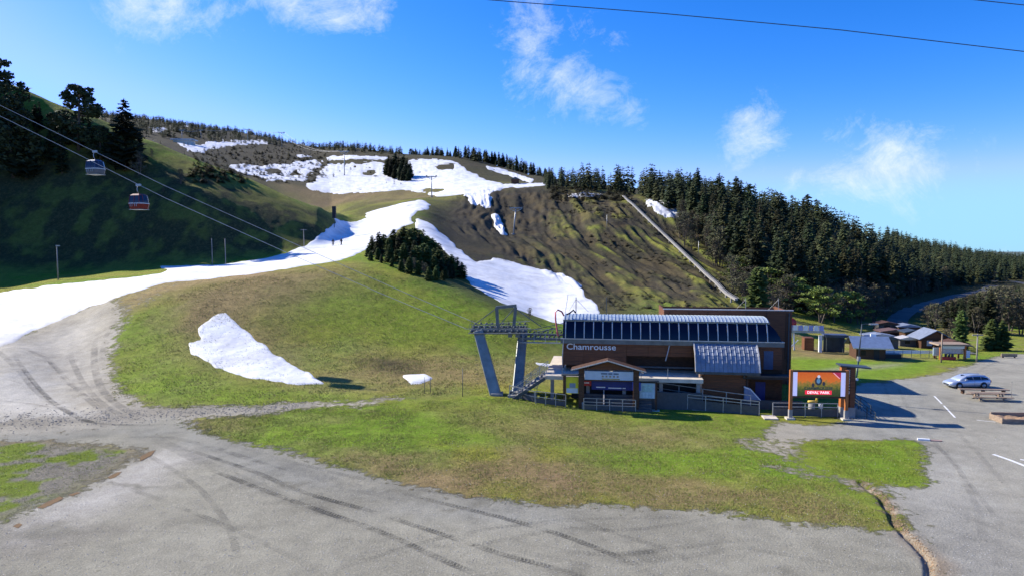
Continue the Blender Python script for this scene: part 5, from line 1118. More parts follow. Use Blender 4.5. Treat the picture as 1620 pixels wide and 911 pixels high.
# ------------------------------------------------------------------ chairlift towers up the slopes
def tower(px, by, ty, label, arm=2.2, r=.28, m=None, lean=0.0, lamps=False):
    P = hit(px, by); H = (by-ty)/F*P.y; e = thing('lift_tower', label, 'lift tower', P, 0); k = max(1.0, H/13)
    m = m or M_galv
    MB().tube([(0,0,-1),(lean*.5,0,H*.5),(lean,0,H*.96)], [r*k, r*.85*k, r*.7*k], 8).build('mast', m, e, True)
    MB().box(lean-arm*k,lean+arm*k,-.2*k,.2*k,H*.94,H*.94+.35*k).build('cross_arm', m, e)
    for s in (-1, 1):
        MB().box(lean+s*arm*k-.25*k,lean+s*arm*k+.25*k,-1.6*k,1.6*k,H*.94+.36*k,H*.94+.62*k).build('sheave_train', M_dsteel, e)
        MB().bar((lean+s*arm*k,0,H*.94),(lean+s*arm*.2*k,0,H*.84), .14*k).build('strut', m, e)
    MB().tube([(0,0,-1),(0,0,.35)], r*2*k, 8).build('footing', M_conc, e)
    return Vector(P)+Vector((lean,0,H*.94+.7*k)), arm*k
T = {}
for key, a in {'a': (545,278,239,'lift tower standing in the middle of the upper snow field'), 'b': (683,312,279,'lift tower at the edge of the lower piste crest'), 'c': (812,371,328,'leaning grey lift tower on the dark right-hand slope'), 'd': (446,235,210,'lift tower on the far ridge right of the heath patches'), 'e': (392,224,205,'second tower on the far ridge from the right'), 'f': (318,219,206,'thin tower on the far ridge left of the woods gap')}.items():
    T[key] = tower(*a, lean=.9 if key == 'c' else 0)
T['g'] = tower(288, 223, 206, 'pale tower beside the far lift station')
def lift_rope(keys, label, sag=.03):
    pts = []
    for s in (-1, 1):
        seq = []
        for i in range(len(keys)-1):
            a, aa = T[keys[i]]; b, ab = T[keys[i+1]]; a = a+Vector((s*aa,0,0)); b = b+Vector((s*ab,0,0)); L = (b-a).length
            for k in range(8): f = k/8; seq.append(a.lerp(b, f)-Vector((0,0,4*f*(1-f)*L*sag)))
        seq.append(b); pts.append(seq)
    for s, seq in enumerate(pts): rope('lift_rope', label+(' (left-hand strand)' if s == 0 else ' (right-hand strand)'), seq, .09, M_cable)
lift_rope(['g','f','e','d','a'], 'thin rope sagging between the far ridge towers')
fs_ = hit(290, 228)
if fs_:
    e = thing('summit_lift_station', 'small pale lift station on the far ridge, upper left', 'building', fs_, 0); part_box('wall', M_cream, e, -9, 7, 0, 8, -3, 3.5); part_box('roof', M_roofm, e, -11, 9, -1.5, 9, 3.52, 4.2)
h_ = hit(815, 291); e = thing('slope_hut', 'tiny dark hut beside the snow strip on the upper slope', 'hut', h_, 0); part_box('wall', M_wood2, e, -2.2, 2.2, 0, 3, -.5, 2.6); MB().prism([(-2.7,2.6),(2.7,2.6),(0,3.9)], -.4, 3.4).build('roof', M_dsteel, e); MB().tube([(1.2,1.5,3),(1.2,1.5,6.5)], .12, 6).build('mast', M_galv, e)

# ------------------------------------------------------------------ conveyor track down the mound
pts = [hit(985+180*k/22, 313+173*k/22) for k in range(23)]; pts = [p for p in pts if p is not None]
zs = [p.z for p in pts]; zs = [sum(zs[max(0, i-2):i+3])/len(zs[max(0, i-2):i+3]) for i in range(len(zs))]
pts = [Vector((p.x, p.y, max(z_, p.z)+.9)) for p, z_ in zip(pts, zs)]
ct = thing('conveyor_track', 'long straight pale covered track running down the mound behind the station', 'conveyor', pts[-1]); o0 = pts[-1]
for i in range(len(pts)-1):
    a, b = pts[i]-o0, pts[i+1]-o0; d = (b-a).normalized(); MB().bar(a, b-d*.04, .62, .4).build('track_segment', mat('pale_track_cover', (.30,.285,.25), .7, .2, 1.5), ct)
    MB().bar(a+Vector((.5,0,.3)), b+Vector((.5,0,.3)), .05).build('handrail', M_galv, ct)
    MB().bar(a-Vector((0,0,2)), a, .35).build('support', M_conc, ct)
# low walls and small structures near the track
# snow fence stakes and poles
def pole(px, by, ty, label, r=.11, m=None, head=None, name='pole', cat='pole', group=None):
    P = hit(px, by); H = (by-ty)/F*P.y; e = thing(name, label, cat, P, 0, group)
    MB().tube([(0,0,-.5),(0,0,H)], [r, r*.75], 7).build('shaft', m or M_pole, e, True)
    if head == 'lamp': MB().box(-.15,.55,-.15,.15,H-.12,H+.1).build('lamp_head', M_galv, e)
    elif head == 'cross': MB().box(-.75,.75,-.07,.07,H-.25,H-.1).build('cross_arm', m or M_pole, e)
    elif head == 'box': MB().box(-.5,.5,-.3,.3,H*.45,H).build('signal_box', M_black, e)
    else: MB().tube([(0,0,H),(0,0,H+.1)], [r*.95, r*.3], 7).build('cap', M_dsteel, e)
    return e
pole(92, 443, 389, 'pale lamp pole at the foot of the shaded left hill', .13, None, 'lamp', 'lamp_pole')
pole(336, 419, 378, 'left one of two paired poles above the piste', .1, None, None)
pole(357, 419, 378, 'right one of two paired poles above the piste', .1, None, None)
pole(481, 392, 363, 'pole with a short cross bar beside the piste', .11, None, 'cross')
pole(529, 361, 327, 'dark signal pole at the end of the shaded hill', .1, M_dsteel, 'box')
pole(732, 627, 582, 'thin stake in the grass left of the pylon', .04, M_dsteel)
pole(672, 622, 597, 'left stake of the pair by the small snow patch', .035, M_dsteel)
pole(681, 621, 598, 'right stake of the pair by the small snow patch', .035, M_dsteel)
pole(640, 284, 262, 'thin pole on the right part of the snow field', .16, M_galv)
pole(718, 432, 410, 'thin white pole below the grove in the gully', .07, M_galv)
pole(960, 362, 340, 'short post on the terrace of the mound', .1, M_galv)
pole(1105, 405, 382, 'short post right of the conveyor track', .1, M_galv)

# ------------------------------------------------------------------ people on the piste
def person(px, by, label, col, dx):
    P = hit(px, by); e = thing('person', label, 'person', P, R(20*dx))
    bm = bmesh.new(); J = {'hip': (0,0,.95), 'chest': (0,.02,1.32), 'neck': (0,.0,1.5), 'head': (0,-.02,1.66), 'top': (0,-.02,1.78), 'lk': (-.12,-.06*dx,.5), 'la': (-.15,.05*dx,.08), 'lt': (-.15,-.14,.04), 'rk': (.12,.1*dx,.5), 'ra': (.16,.02,.08), 'rt': (.16,-.16,.04), 'ls': (-.2,0,1.42), 'le': (-.3,-.05,1.15), 'lh': (-.3,-.25,.98), 'rs': (.2,0,1.42), 're': (.3,.02,1.15), 'rh': (.31,-.2,.98)}
    Vd = {k: bm.verts.new(v) for k, v in J.items()}
    for a, b in [('hip','chest'),('chest','neck'),('neck','head'),('head','top'),('hip','lk'),('lk','la'),('la','lt'),('hip','rk'),('rk','ra'),('ra','rt'),('chest','ls'),('ls','le'),('le','lh'),('chest','rs'),('rs','re'),('re','rh')]: bm.edges.new((Vd[a], Vd[b]))
    me = bpy.data.meshes.new('body'); bm.to_mesh(me); names = list(J); bm.free(); me.materials.append(mat('dark_ski_wear_'+str(px), col, .8, .3, 5))
    o = meshobj('body', me, e); sk = o.modifiers.new('skin', 'SKIN'); RR = {'hip': .17, 'chest': .19, 'neck': .07, 'head': .12, 'top': .09, 'lk': .09, 'rk': .09, 'la': .07, 'ra': .07, 'lt': .05, 'rt': .05, 'ls': .1, 'rs': .1, 'le': .07, 're': .07, 'lh': .05, 'rh': .05}
    for i, k in enumerate(names): me.skin_vertices[0].data[i].radius = (RR[k], RR[k]); me.skin_vertices[0].data[i].use_root = (k == 'hip')
    o.modifiers.new('sub', 'SUBSURF').levels = 1
    for s in (-1, 1): MB().tube([(s*.34,-.22,.95),(s*.5,-.5,0)], .015, 4).build('ski_pole', M_dsteel, e)
    return e
def add_skin_layer(me):
    pass
_person = person
def person(px, by, label, col, dx):
    try: return _person(px, by, label, col, dx)
    except Exception as ex: print('person failed', ex)
person(527, 390, 'person in dark clothing standing on the piste, left of a pair', (.03,.035,.05), 1)
person(540, 389, 'person in dark clothing on the piste, right of a pair', (.05,.04,.04), -1)

# ------------------------------------------------------------------ huts and lift beyond the meadow
hA = thing('dark_hut', 'dark timber hut with a blue-grey roof beyond the meadow', 'hut', G(1357, 97), R(-12)); hA.scale = (.74,.8,.86)
part_box('wall', M_wood2, hA, .2, 5.4, 0, 4.6, -.6, 2.2); 
MB().add([(-.6,-.9,1.95),(6.6,-.9,1.95),(6.6,2.3,3.55),(-.6,2.3,3.55),(-.6,5.5,1.95),(6.6,5.5,1.95)], [(0,1,2,3),(3,2,5,4)]).add([(-.6,-.9,1.8),(6.6,-.9,1.8),(6.6,2.3,3.4),(-.6,2.3,3.4),(-.6,5.5,1.8),(6.6,5.5,1.8)], [(3,2,1,0),(4,5,2,3)]).build('roof', mat('blue_slate_roof', (.16,.22,.34), .5, .2, 1.5, metal=.2), hA)
part_box('fascia', M_mull, hA, -.6, 6.6, -.95, -.9, 1.78, 1.98); part_box('door', M_black, hA, 3.3, 4.3, -.04, -.003, -.3, 1.7); part_box('window', M_glass, hA, 1.0, 1.9, -.04, -.003, .6, 1.4); part_box('chimney', M_white, hA, 3.6, 4.6, 3.0, 3.4, 2.9, 3.9)
cl = thing('chairlift_terminal', 'small chairlift terminal with a white column and blue canopy beyond the meadow', 'chairlift', G(1301, 104), R(-10))
part_box('column', M_white, cl, -.22, .22, -.22, .22, -.8, 2.6); part_box('beam', M_galv, cl, -5.0, .5, -.3, .3, 2.95, 3.35); part_box('canopy', mat('blue_canopy', (.06,.08,.14), .6, .2, 1.5), cl, .55, 3.9, -.8, 1.6, 2.5, 2.75); part_box('canopy_edge', M_dsteel, cl, .5, 3.95, -.86, -.81, 2.4, 2.8)
for xx in (1.0, 3.4): part_box('support', M_dsteel, cl, xx, xx+.22, .4, .62, -.8, 2.49)
part_box('back_wall', M_dsteel, cl, .8, 3.8, 1.3, 1.4, -.8, 2.49)
for k in range(7): part_box('guard_panel', M_white if k % 2 else mat('lilac_panel', (.35,.36,.62), .5, .2, 2), cl, -4.9+.75*k, -4.25+.75*k, -.75, -.68, 3.36, 4.15)
for k in range(2): MB().bar((-4.6+.9*k, 0, -.8), (-4.2+.3*k, 0, 2.95), .18).build('trestle_leg', M_white, cl)
MB().bar((-4.8,0,.2),(-3.2,0,1.8), .12).build('trestle_brace', M_white, cl)
bmw = MB().tube([(-4.3,-.2,4.45),(-4.3,.25,4.45)], .75, 16).build('bull_wheel', M_red, cl, True); part_box('motor_cover', M_yelp, cl, -5.6, -4.9, -.4, .4, 3.9, 4.9)
part_box('platform', M_conc, cl, -1.8, 4.6, -2.4, 2.8, -1.2, -.55); part_box('control_hut', M_wood, cl, -2.0, -.6, 1.2, 3.0, -.8, 2.0)
ch = thing('brown_chalet', 'brown gabled chalet with a pale window and grey roof', 'chalet', G(1462, 114), R(-8)); ch.scale = (.84,.8,.9)
part_box('wall', M_wood2, ch, 0, 5.2, 0, 5, -.6, 2.0); MB().prism([(0,2.0),(5.2,2.0),(2.6,3.35)], .0, 5).build('gable', M_wood, ch)
MB().add([(-.7,-.7,1.75),(2.6,-.7,3.5),(5.9,-.7,1.75),(5.9,5.6,1.75),(2.6,5.6,3.5),(-.7,5.6,1.75),(-.7,-.7,1.62),(2.6,-.7,3.37),(5.9,-.7,1.62)], [(0,1,4,5),(1,2,3,4),(6,7,1,0),(7,8,2,1)]).build('roof', M_roofb, ch); wn = part_box('window', mat('pale_pane', (.45,.47,.56), .2, .1, 2), ch, 1.0, 2.0, -.05, -.003, .5, 1.5); part_box('frame', M_wood, wn, .95, 2.05, -.07, -.052, 1.5, 1.58); part_box('door', M_black, ch, 3.4, 4.3, -.05, -.003, -.4, 1.6)
for i, (px, D, w, l, hh, mr, lb) in enumerate([(1398,120,4.6,3,1.1,M_roofb,'low grey-roofed shed behind the dark hut'),(1420,130,5.0,3,1.0,mat('dull_red_board', (.13,.075,.065), .7, .3, 2),'low shed with a dull reddish roof left of the chalet'),(1441,116,2.6,2,1.2,M_mull,'flat pale-roofed cabin just left of the chalet'),(1442,138,4,3,1.2,M_roofb,'small shed at the start of the winding road'),(1412,111,2.6,2.4,1.5,M_dsteel,'small dark cabin right of the dark hut'),(1450,124,3.0,2.6,1.6,M_dsteel,'small dark cabin behind the chalet roof'),(1408,140,3.6,3,1.5,M_wood2,'dark brown shed at the edge of the shaded trees'),(1516,108,2.2,2,1.4,M_wood2,'little brown cabin right of the chalet')]):
    e = thing('shed', lb, 'shed', G(px, D), R(-8)); part_box('wall', M_wood2 if i % 2 else M_mesh, e, -w/2, w/2, 0, l, -.6, hh); MB().prism([(-w/2-.3,hh),(w/2+.3,hh),(w/2+.3,hh+.12),(0,hh+.55),(-w/2-.3,hh+.12)], -.4, l+.3).build('roof', mr, e); part_box('window', M_glass, e, -w*.2, w*.1, -.04, -.003, .5, hh-.2)
wb = thing('white_barrier', 'long row of white barrier boards beside the meadow', 'barrier', G(1405, 99), R(-3))
for k in range(6): part_box('board', M_white, wb, 1.25*k, 1.25*k+1.2, -.04, .04, .55, 1.0); part_box('post', M_dsteel, wb, 1.25*k-.04, 1.25*k-.003, -.05, .05, -.3, 1.05)
db = thing('dark_crate', 'long black crate in front of the white barrier', 'crate', G(1403, 97.6), R(-3)); part_box('body', M_black, db, 0, 2.5, 0, .9, -.3, .55); part_box('lid', M_dsteel, db, -.05, 2.55, -.05, .95, .56, .62)
sh = thing('info_shelter', 'open timber information shelter with white boards and a red counter', 'shelter', G(1493, 97), R(-6))
for xx in (0, 3.3): part_box('post', M_orange, sh, xx-.12, xx+.12, -.12, .12, -.3, 2.1); part_box('post', M_wood2, sh, xx-.1, xx+.1, 1.6, 1.8, -.3, 2.1)
part_box('fascia', M_white, sh, .13, 3.17, -.1, -.02, 1.65, 2.05); part_box('board', mat('pink_white_print', (.62,.52,.50), .6, .35, 5), sh, .2, 3.1, .2, .26, .9, 1.6); part_box('counter', M_red, sh, .2, 2.0, -.25, .15, -.1, .45)
for k in range(3): MB().tube([(.7+.45*k,-.05,.46),(.7+.45*k,-.05,.85)], .17, 8).build('drum', M_dsteel, sh, True)
MB().prism([(-.6,2.1),(3.9,2.1),(4.2,1.9),(4.3,2.02),(3.6,2.35),(-.5,2.3)], -.6, 2.2).build('roof', M_greywood, sh)
b2 = thing('white_map_board', 'blue and white map board on a post left of the shelter', 'sign', G(1487, 97.5), R(-4)); part_box('plate', M_paleblue, b2, -.45, .45, -.04, .04, .6, 1.6); part_box('frame', M_white, b2, -.5, .5, .042, .08, .52, 1.68); part_box('post', M_wood2, b2, -.06, .06, .082, .2, -.3, 1.6)
b3 = thing('white_panel_sign', 'plain white panel standing right of the shelter', 'sign', G(1535, 97), R(6)); part_box('plate', M_white, b3, -.5, .5, -.04, .04, .25, 1.3); part_box('post', M_wood2, b3, -.05, .05, .042, .12, -.3, 1.0)
pole(1489, 573, 527, 'brown wooden utility pole beside the info shelter', .12, M_greywood, None, 'utility_pole')
pole(1545, 572, 527, 'grey utility pole with a cross bar right of the shelter', .12, M_pole, 'cross', 'utility_pole')
bb = thing('timber_barrier', 'low weathered timber barrier at the far edge of the lot', 'barrier', G(1590, 99), 0); part_box('beam', M_greywood, bb, 0, 2.3, -.1, .1, .15, .45); [part_box('post', M_wood2, bb, a, a+.15, -.08, .08, -.2, .149) for a in (.2, 1.9)]; part_box('beam', M_greywood, bb, 0, 2.3, -.1, .1, .5, .62)

# ------------------------------------------------------------------ car
car = thing('parked_car', 'silver-blue estate car parked on the paved lot', 'car', (51.75, 77.0, gz(51.75, 77.0)), math.pi+R(3))   # nose towards local +x, turned to the left of the picture
M_paint = mat('silver_blue_paint', (.42,.48,.58), .3, .08, 1.5, metal=.4, spec=.6)
def loft(secs, name, m, parent, smooth=True):   # secs: (x, [(y,z)...]) half sections mirrored
    vs, fs = [], []; n = None
    for xx, hs_ in secs:
        ring = [(xx, y_, z_) for y_, z_ in hs_]+[(xx, -y_, z_) for y_, z_ in reversed(hs_)]; n = len(ring); vs += ring
    for i in range(len(secs)-1):
        for k in range(n): fs.append((i*n+k, i*n+(k+1) % n, (i+1)*n+(k+1) % n, (i+1)*n+k))
    fs += [tuple(range(n-1, -1, -1)), tuple((len(secs)-1)*n+k for k in range(n))]
    return MB().add(vs, fs).build(name, m, parent, smooth)
body = loft([(-2.34,[(.62,.42),(.74,.5),(.74,.85),(.62,.93)]),(-2.2,[(.75,.24),(.86,.45),(.86,.88),(.78,.98)]),(-1.4,[(.78,.2),(.90,.45),(.90,.86),(.82,.98)]),(0,[(.78,.2),(.91,.45),(.91,.84),(.83,.95)]),(.9,[(.78,.2),(.91,.45),(.90,.82),(.80,.93)]),(1.5,[(.78,.2),(.90,.45),(.88,.76),(.74,.86)]),(2.05,[(.74,.22),(.85,.42),(.80,.66),(.62,.74)]),(2.36,[(.5,.3),(.62,.4),(.6,.58),(.45,.64)])], 'body', M_paint, car)
cab = loft([(-2.22,[(.74,.96),(.70,1.1),(.66,1.15),(.6,1.16)]),(-1.75,[(.77,.96),(.68,1.32),(.62,1.40),(.5,1.43)]),(-.6,[(.78,.95),(.68,1.36),(.62,1.45),(.5,1.48)]),(.35,[(.78,.94),(.68,1.33),(.61,1.41),(.5,1.44)]),(.85,[(.77,.93),(.70,1.15),(.66,1.2),(.55,1.22)]),(1.38,[(.72,.86),(.70,.89),(.66,.9),(.55,.91)])], 'cabin', M_paint, car)
for s in (-1, 1):
    for (x0, x1, t0, t1) in ((-2.0,-1.22,.66,1.0),(-1.16,-.28,1,1),(-.22,.52,1,.86)):
        zt0 = .97+.40*t0; zt1 = .97+.40*t1; MB().add([(x0,s*.80,1.0),(x1+.15*(x1 > .4),s*.80,1.0),(x1-.08*(x1 > .4),s*.712,zt1-.04),(x0+.05,s*.712,zt0-.04)], [(0,1,2,3)]).build('side_window', M_glass, cab)
    MB().add([(.42,s*.715,1.36),(1.28,s*.70,.925),(1.28,0,.94),(.42,0,1.45)], [(0,1,2,3)]).build('windscreen_half', M_glass, cab)
    for wx in (-1.42, 1.42):
        w = MB().tube([(wx,s*.93,.32),(wx,s*.72,.32)], .32, 20).build('wheel', M_black, car, True); MB().tube([(wx,s*.945,.32),(wx,s*.90,.32)], .21, 14).build('rim', M_galv, w, True)
        disc_ = MB().prism([(wx+.40*math.cos(6.283*k/18), .36+.40*math.sin(6.283*k/18)) for k in range(18)], s*.905, s*.895); disc_.build('wheel_arch', M_black, car)
    MB().add([(2.2,s*.74,.60),(2.3,s*.52,.62),(2.25,s*.52,.72),(2.05,s*.74,.70)], [(0,1,2,3)]).build('headlight', M_white, car); MB().box(-2.37,-2.2,s*.55 if s > 0 else -.80,.80 if s > 0 else -.55,.68,.92).build('tail_light', M_red, car)
    MB().box(.55,.75,s*.86-.08,s*.86+.12,.95,1.08).build('mirror', M_paint, car); MB().bar((-1.9,s*.55,1.49),(.1,s*.55,1.50), .04).build('roof_rail', M_mull, cab)
    MB().box(-.35,-.33,s*.912-.004,s*.912+.004,.4,.9).build('door_gap', M_black, body)
MB().box(2.28,2.39,-.4,.4,.36,.5).build('grille', M_black, car); MB().box(-2.40,-2.25,-.26,.26,.5,.62).build('number_plate', M_white, car)
# ------------------------------------------------------------------ picnic furniture on the lot
def picnic(P, rz, label, L=3.9):
    e = thing('picnic_table', label, 'picnic table', P, rz)
    for k in range(4): part_box('table_board', M_greywood, e, -L/2, L/2, -.38+.2*k, -.20+.2*k, .72, .77)
    for s in (-1, 1):
        for k in range(2): part_box('bench_board', M_greywood, e, -L/2, L/2, s*.78-.2+.2*k, s*.78-.02+.2*k, .40, .455)
    for xx in (-L*.3, L*.3):
        for s in (-1, 1): MB().bar((xx,s*.62,0),(xx,s*.2,.72), .09, .12).build('leg', M_greywood, e)
        part_box('cross_beam', M_greywood, e, xx-.05, xx+.05, -1.0, 1.0, .31, .395)
    return e
picnic(G(1573, 70.6), R(-6), 'weathered picnic table nearest the parked car')
lb_ = thing('log_bench', 'long low timber bench in front of the parked car', 'bench', G(1548, 73.6), R(-5)); part_box('seat_board', M_greywood, lb_, -1.5, 3.6, -.25, .0, .42, .52); part_box('seat_board', M_greywood, lb_, -1.5, 3.6, .02, .25, .42, .52); [part_box('leg', M_wood2, lb_, a, a+.2, -.2, .2, -.1, .419) for a in (-1.2, .9, 3.0)]
tx = thing('timber_planter', 'timber-framed box of bare soil at the right edge of the picture', 'planter', G(1597, 61.0), R(-4))
part_box('front_board', M_greywood, tx, 0, 4.2, -.1, .0, .0, .42); part_box('back_board', M_greywood, tx, 0, 4.2, 1.7, 1.8, .0, .62); part_box('end_board', M_greywood, tx, -.1, -.002, -.1, 1.8, .0, .5); part_box('end_board', M_greywood, tx, 4.202, 4.3, -.1, 1.8, .0, .5)
so = []; sf = []; rd = random.Random(5)
for i in range(9):
    for j in range(5): so.append((.02+4.16*i/8, .01+1.68*j/4, .3+rd.uniform(-.08,.16)))
for i in range(8):
    for j in range(4): sf.append((i*5+j, (i+1)*5+j, (i+1)*5+j+1, i*5+j+1))
MB().add(so, sf).build('soil', mat('tan_soil', (.40,.25,.14), .95, .35, 3, bump=.5), tx)
pole(1600, 628, 604, 'thin grey post beside the picnic table', .035, M_pole)
# overhead wires in the sky
rope('overhead_cable', 'long dark cable crossing the upper right sky', [W(500,-30,44), W(775,0.5,43), W(1050,22,42), W(1330,48,41), W(1620,82,40), W(2000,134,39)], .028, M_dsteel)
rope('overhead_cable', 'short dark cable in the top right corner', [W(1300,-30,44), W(1530,-1,43), W(1620,8.5,42), W(1900,42,41)], .028, M_dsteel)
# ------------------------------------------------------------------ ground details
def strip_mesh(name, pix, w, mtl, label=None, lift=.012, kind='structure', step=.5, world=None):
    P = [hit(*p) for p in pix] if world is None else [Vector(p) for p in world]; P = [p for p in P if p]
    # Catmull-Rom through the hits
    Q = []
    for i in range(len(P)-1):
        a, b, c, d = P[max(0, i-1)], P[i], P[i+1], P[min(len(P)-1, i+2)]; n = max(2, int((c-b).length/step))
        for k in range(n):
            t = k/n; Q.append(.5*((2*b)+(c-a)*t+(2*a-5*b+4*c-d)*t*t+(3*b-a-3*c+d)*t**3))
    Q.append(P[-1]); vs, fs, us = [], [], []; s = 0
    for i, p in enumerate(Q):
        d = (Q[min(i+1, len(Q)-1)]-Q[max(i-1, 0)]); d.z = 0; d.normalize(); nrm = Vector((-d.y, d.x, 0))
        if i: s += (p-Q[i-1]).length
        for e in (-.5, 0, .5):
            q = p+nrm*(w*e); vs.append((q.x, q.y, gz(q.x, q.y)+lift)); us.append((e+.5, s))
    for i in range(len(Q)-1):
        for k in range(2): fs.append((i*3+k, i*3+k+1, i*3+k+4, i*3+k+3))
    me = bpy.data.meshes.new(name); me.from_pydata(vs, [], fs); me.materials.append(mtl); uv = me.uv_layers.new(name='UVMap')
    fa = me.attributes.new('fade', 'FLOAT', 'POINT'); fa.data.foreach_set('value', [min(1, u[1]/4.0, (s-u[1])/4.0) for u in us])
    for l in me.loops: uv.data[l.index].uv = us[l.vertex_index]
    o = meshobj(name, me); tag(o, label, kind=kind); return o
def track_material(name, strength, period, colr=(.05,.05,.048), soft=False):
    m = bpy.data.materials.new(name); m.use_nodes = True; t = m.node_tree; b = t.nodes['Principled BSDF']; b.inputs['Base Color'].default_value = (*colr, 1); b.inputs['Roughness'].default_value = .95; b.inputs['Specular IOR Level'].default_value = .1
    uv = N(t, 'ShaderNodeUVMap'); s = N(t, 'ShaderNodeSeparateXYZ'); t.links.new(uv.outputs[0], s.inputs[0])
    u = mth(t, 'ABSOLUTE', mth(t, 'SUBTRACT', s.outputs[0], .5)); v = mth(t, 'ADD', s.outputs[1], mth(t, 'MULTIPLY', u, .28))
    lug = mth(t, 'FRACT', mth(t, 'DIVIDE', v, period)); lug = mth(t, 'MULTIPLY', mth(t, 'SUBTRACT', .5, mth(t, 'ABSOLUTE', mth(t, 'SUBTRACT', lug, .5))), 4, clamp=True)
    if soft: lug = mth(t, 'ADD', mth(t, 'MULTIPLY', lug, .2), .6)
    edge = mth(t, 'MULTIPLY', mth(t, 'SUBTRACT', .5, u), 7, clamp=True)
    tcn = N(t, 'ShaderNodeTexCoord'); n = N(t, 'ShaderNodeTexNoise'); n.inputs['Scale'].default_value = .32; n.inputs['Detail'].default_value = 9; n.inputs['Roughness'].default_value = .78; t.links.new(tcn.outputs['Object'], n.inputs['Vector'])
    wear = mth(t, 'MULTIPLY', mth(t, 'SUBTRACT', n.outputs[0], .40), 3.4, clamp=True)
    n2 = N(t, 'ShaderNodeTexNoise'); n2.inputs['Scale'].default_value = 14; n2.inputs['Detail'].default_value = 5; t.links.new(tcn.outputs['Object'], n2.inputs['Vector'])
    g = mth(t, 'ADD', mth(t, 'MULTIPLY', n2.outputs[0], 1.2), .3, clamp=True)
    al = mth(t, 'MULTIPLY', mth(t, 'MULTIPLY', mth(t, 'MULTIPLY', lug, edge), mth(t, 'MULTIPLY', wear, g)), strength)
    fd = N(t, 'ShaderNodeAttribute', attribute_name='fade'); al = mth(t, 'MULTIPLY', al, fd.outputs['Fac'])
    t.links.new(al, b.inputs['Alpha']); return m
TM1 = track_material('dark_tread_print', .88, .22); TM2 = track_material('faint_tread_print', .42, .26, (.09,.088,.08)); TM3 = track_material('wheel_rut', .62, .3, (.11,.105,.095), True); TM4 = track_material('faint_rut', .38, .3, (.13,.125,.115), True)
TL = 'tyre tread print in the grey gravel'
for i, (pix, w, m) in enumerate([
    ([(300,730),(400,768),(500,805),(600,840),(700,885),(760,911),(820,940)], .55, TM1), ([(290,708),(400,745),(480,778),(600,812),(700,845),(800,878),(900,905),(960,930)], .55, TM1),
    ([(600,770),(700,796),(780,815),(860,828),(960,838),(1060,830),(1160,812)], .5, TM2), ([(680,790),(800,820),(900,850),(1000,890),(1060,920)], .55, TM1),
    ([(820,856),(900,872),(980,876),(1060,868),(1140,856),(1260,848)], .6, TM2), ([(870,800),(930,828),(1000,852),(1060,870),(1120,905),(1150,930)], .55, TM2),
    ([(760,850),(860,880),(950,893),(1080,880),(1200,862)], .6, TM2), ([(640,860),(740,862),(880,838),(980,828)], .5, TM2), ([(1060,870),(1160,866),(1260,880),(1380,905)], .5, TM2)]):
    strip_mesh('tyre_track', pix, w, m, TL+(', darkest pair' if m is TM1 else ', faint'))
for pix, w, m in [([(0,720),(120,745),(280,800),(420,860),(520,911)], .5, TM2), ([(200,700),(300,760),(360,830),(380,911)], .5, TM2), ([(350,700),(520,745),(700,780),(900,806)], .55, TM2), ([(120,700),(240,690),(330,705),(450,745)], .6, TM2), ([(500,911),(700,850),(900,822),(1100,818)], .5, TM2), ([(20,560),(50,600),(90,640),(150,668),(260,672)], .6, TM1), ([(110,560),(135,610),(180,650),(240,668)], .7, TM3), ([(150,540),(150,580),(165,620),(210,655)], .9, TM3), ([(185,500),(165,540),(160,590)], .8, TM4), ([(-10,552),(30,585),(60,620),(110,652),(150,672)], .8, TM3), ([(30,548),(75,568),(110,605),(150,640),(185,658)], .7, TM3), ([(-10,632),(60,640),(110,650)], .5, TM3), ([(70,560),(100,600),(160,640)], .5, TM4), ([(0,595),(40,608)], .35, TM3),
    ([(1395,600),(1410,640),(1425,690),(1450,740)], .35, TM4), ([(1420,610),(1440,650),(1480,700),(1530,760),(1600,850)], .4, TM4), ([(1500,668),(1550,720),(1620,800)], .45, TM4), ([(1440,690),(1500,720),(1540,790),(1560,880)], .5, TM4), ([(1560,575),(1530,585),(1520,598)], .5, TM4), ([(1620,568),(1570,575),(1545,590)], .5, TM4),
    ([(300,700),(420,728),(560,770),(700,800)], 1.4, TM4), ([(240,690),(330,735),(460,790),(640,850)], 1.2, TM4), ([(100,842),(240,840),(340,846)], .15, TM4), ([(140,860),(148,885),(138,911)], .2, TM4)]:
    strip_mesh('wheel_rut', pix, w, m, 'faint wheel rut worn into the ground')
# ditch line where the knoll meets the meadow, a flat strip of dark soil
strip_mesh('ditch', [(470,645),(520,640),(560,634),(600,630),(650,630)], .5, track_material('dark_ditch_soil', .9, .5, (.03,.028,.022), True), 'dark muddy ditch at the foot of the knoll')
# painted road marks
M_mark = mat('worn_road_paint', (.72,.72,.70), .8, .25, 8)
for pix, w, lb in [([(1478,626),(1490,638)], .16, 'first white dash of the worn lane line'), ([(1493,641),(1511,660)], .16, 'second white dash of the worn lane line'), ([(1571,718),(1600,728),(1632,741)], .30, 'broad white road stripe cut by the right edge'), ([(1614,726),(1640,731)], .25, 'second white stripe at the right edge'), ([(1545,664),(1575,667)], .12, 'faint white line across the paving')]:
    strip_mesh('road_marking', pix, w, M_mark, lb, .008, step=.3)
h_ = hit(1462, 696); MB().prism([(0,0),(.9,.0),(1.0,.1),(.1,.1)], 0, .5).build('t', M_white)
bpy.data.objects.remove(bpy.data.objects['t'])
ks = thing('kerb_stone', 'short white kerb stone on the gravel beside the lot', 'kerb stone', h_, R(-15)); part_box('stone', M_white, ks, -.5, .4, -.12, .12, -.1, .14); part_box('stone', mat('reddish_stone', (.42,.26,.22), .9, .3, 4), ks, .42, 1.3, -.1, .1, -.1, .08)
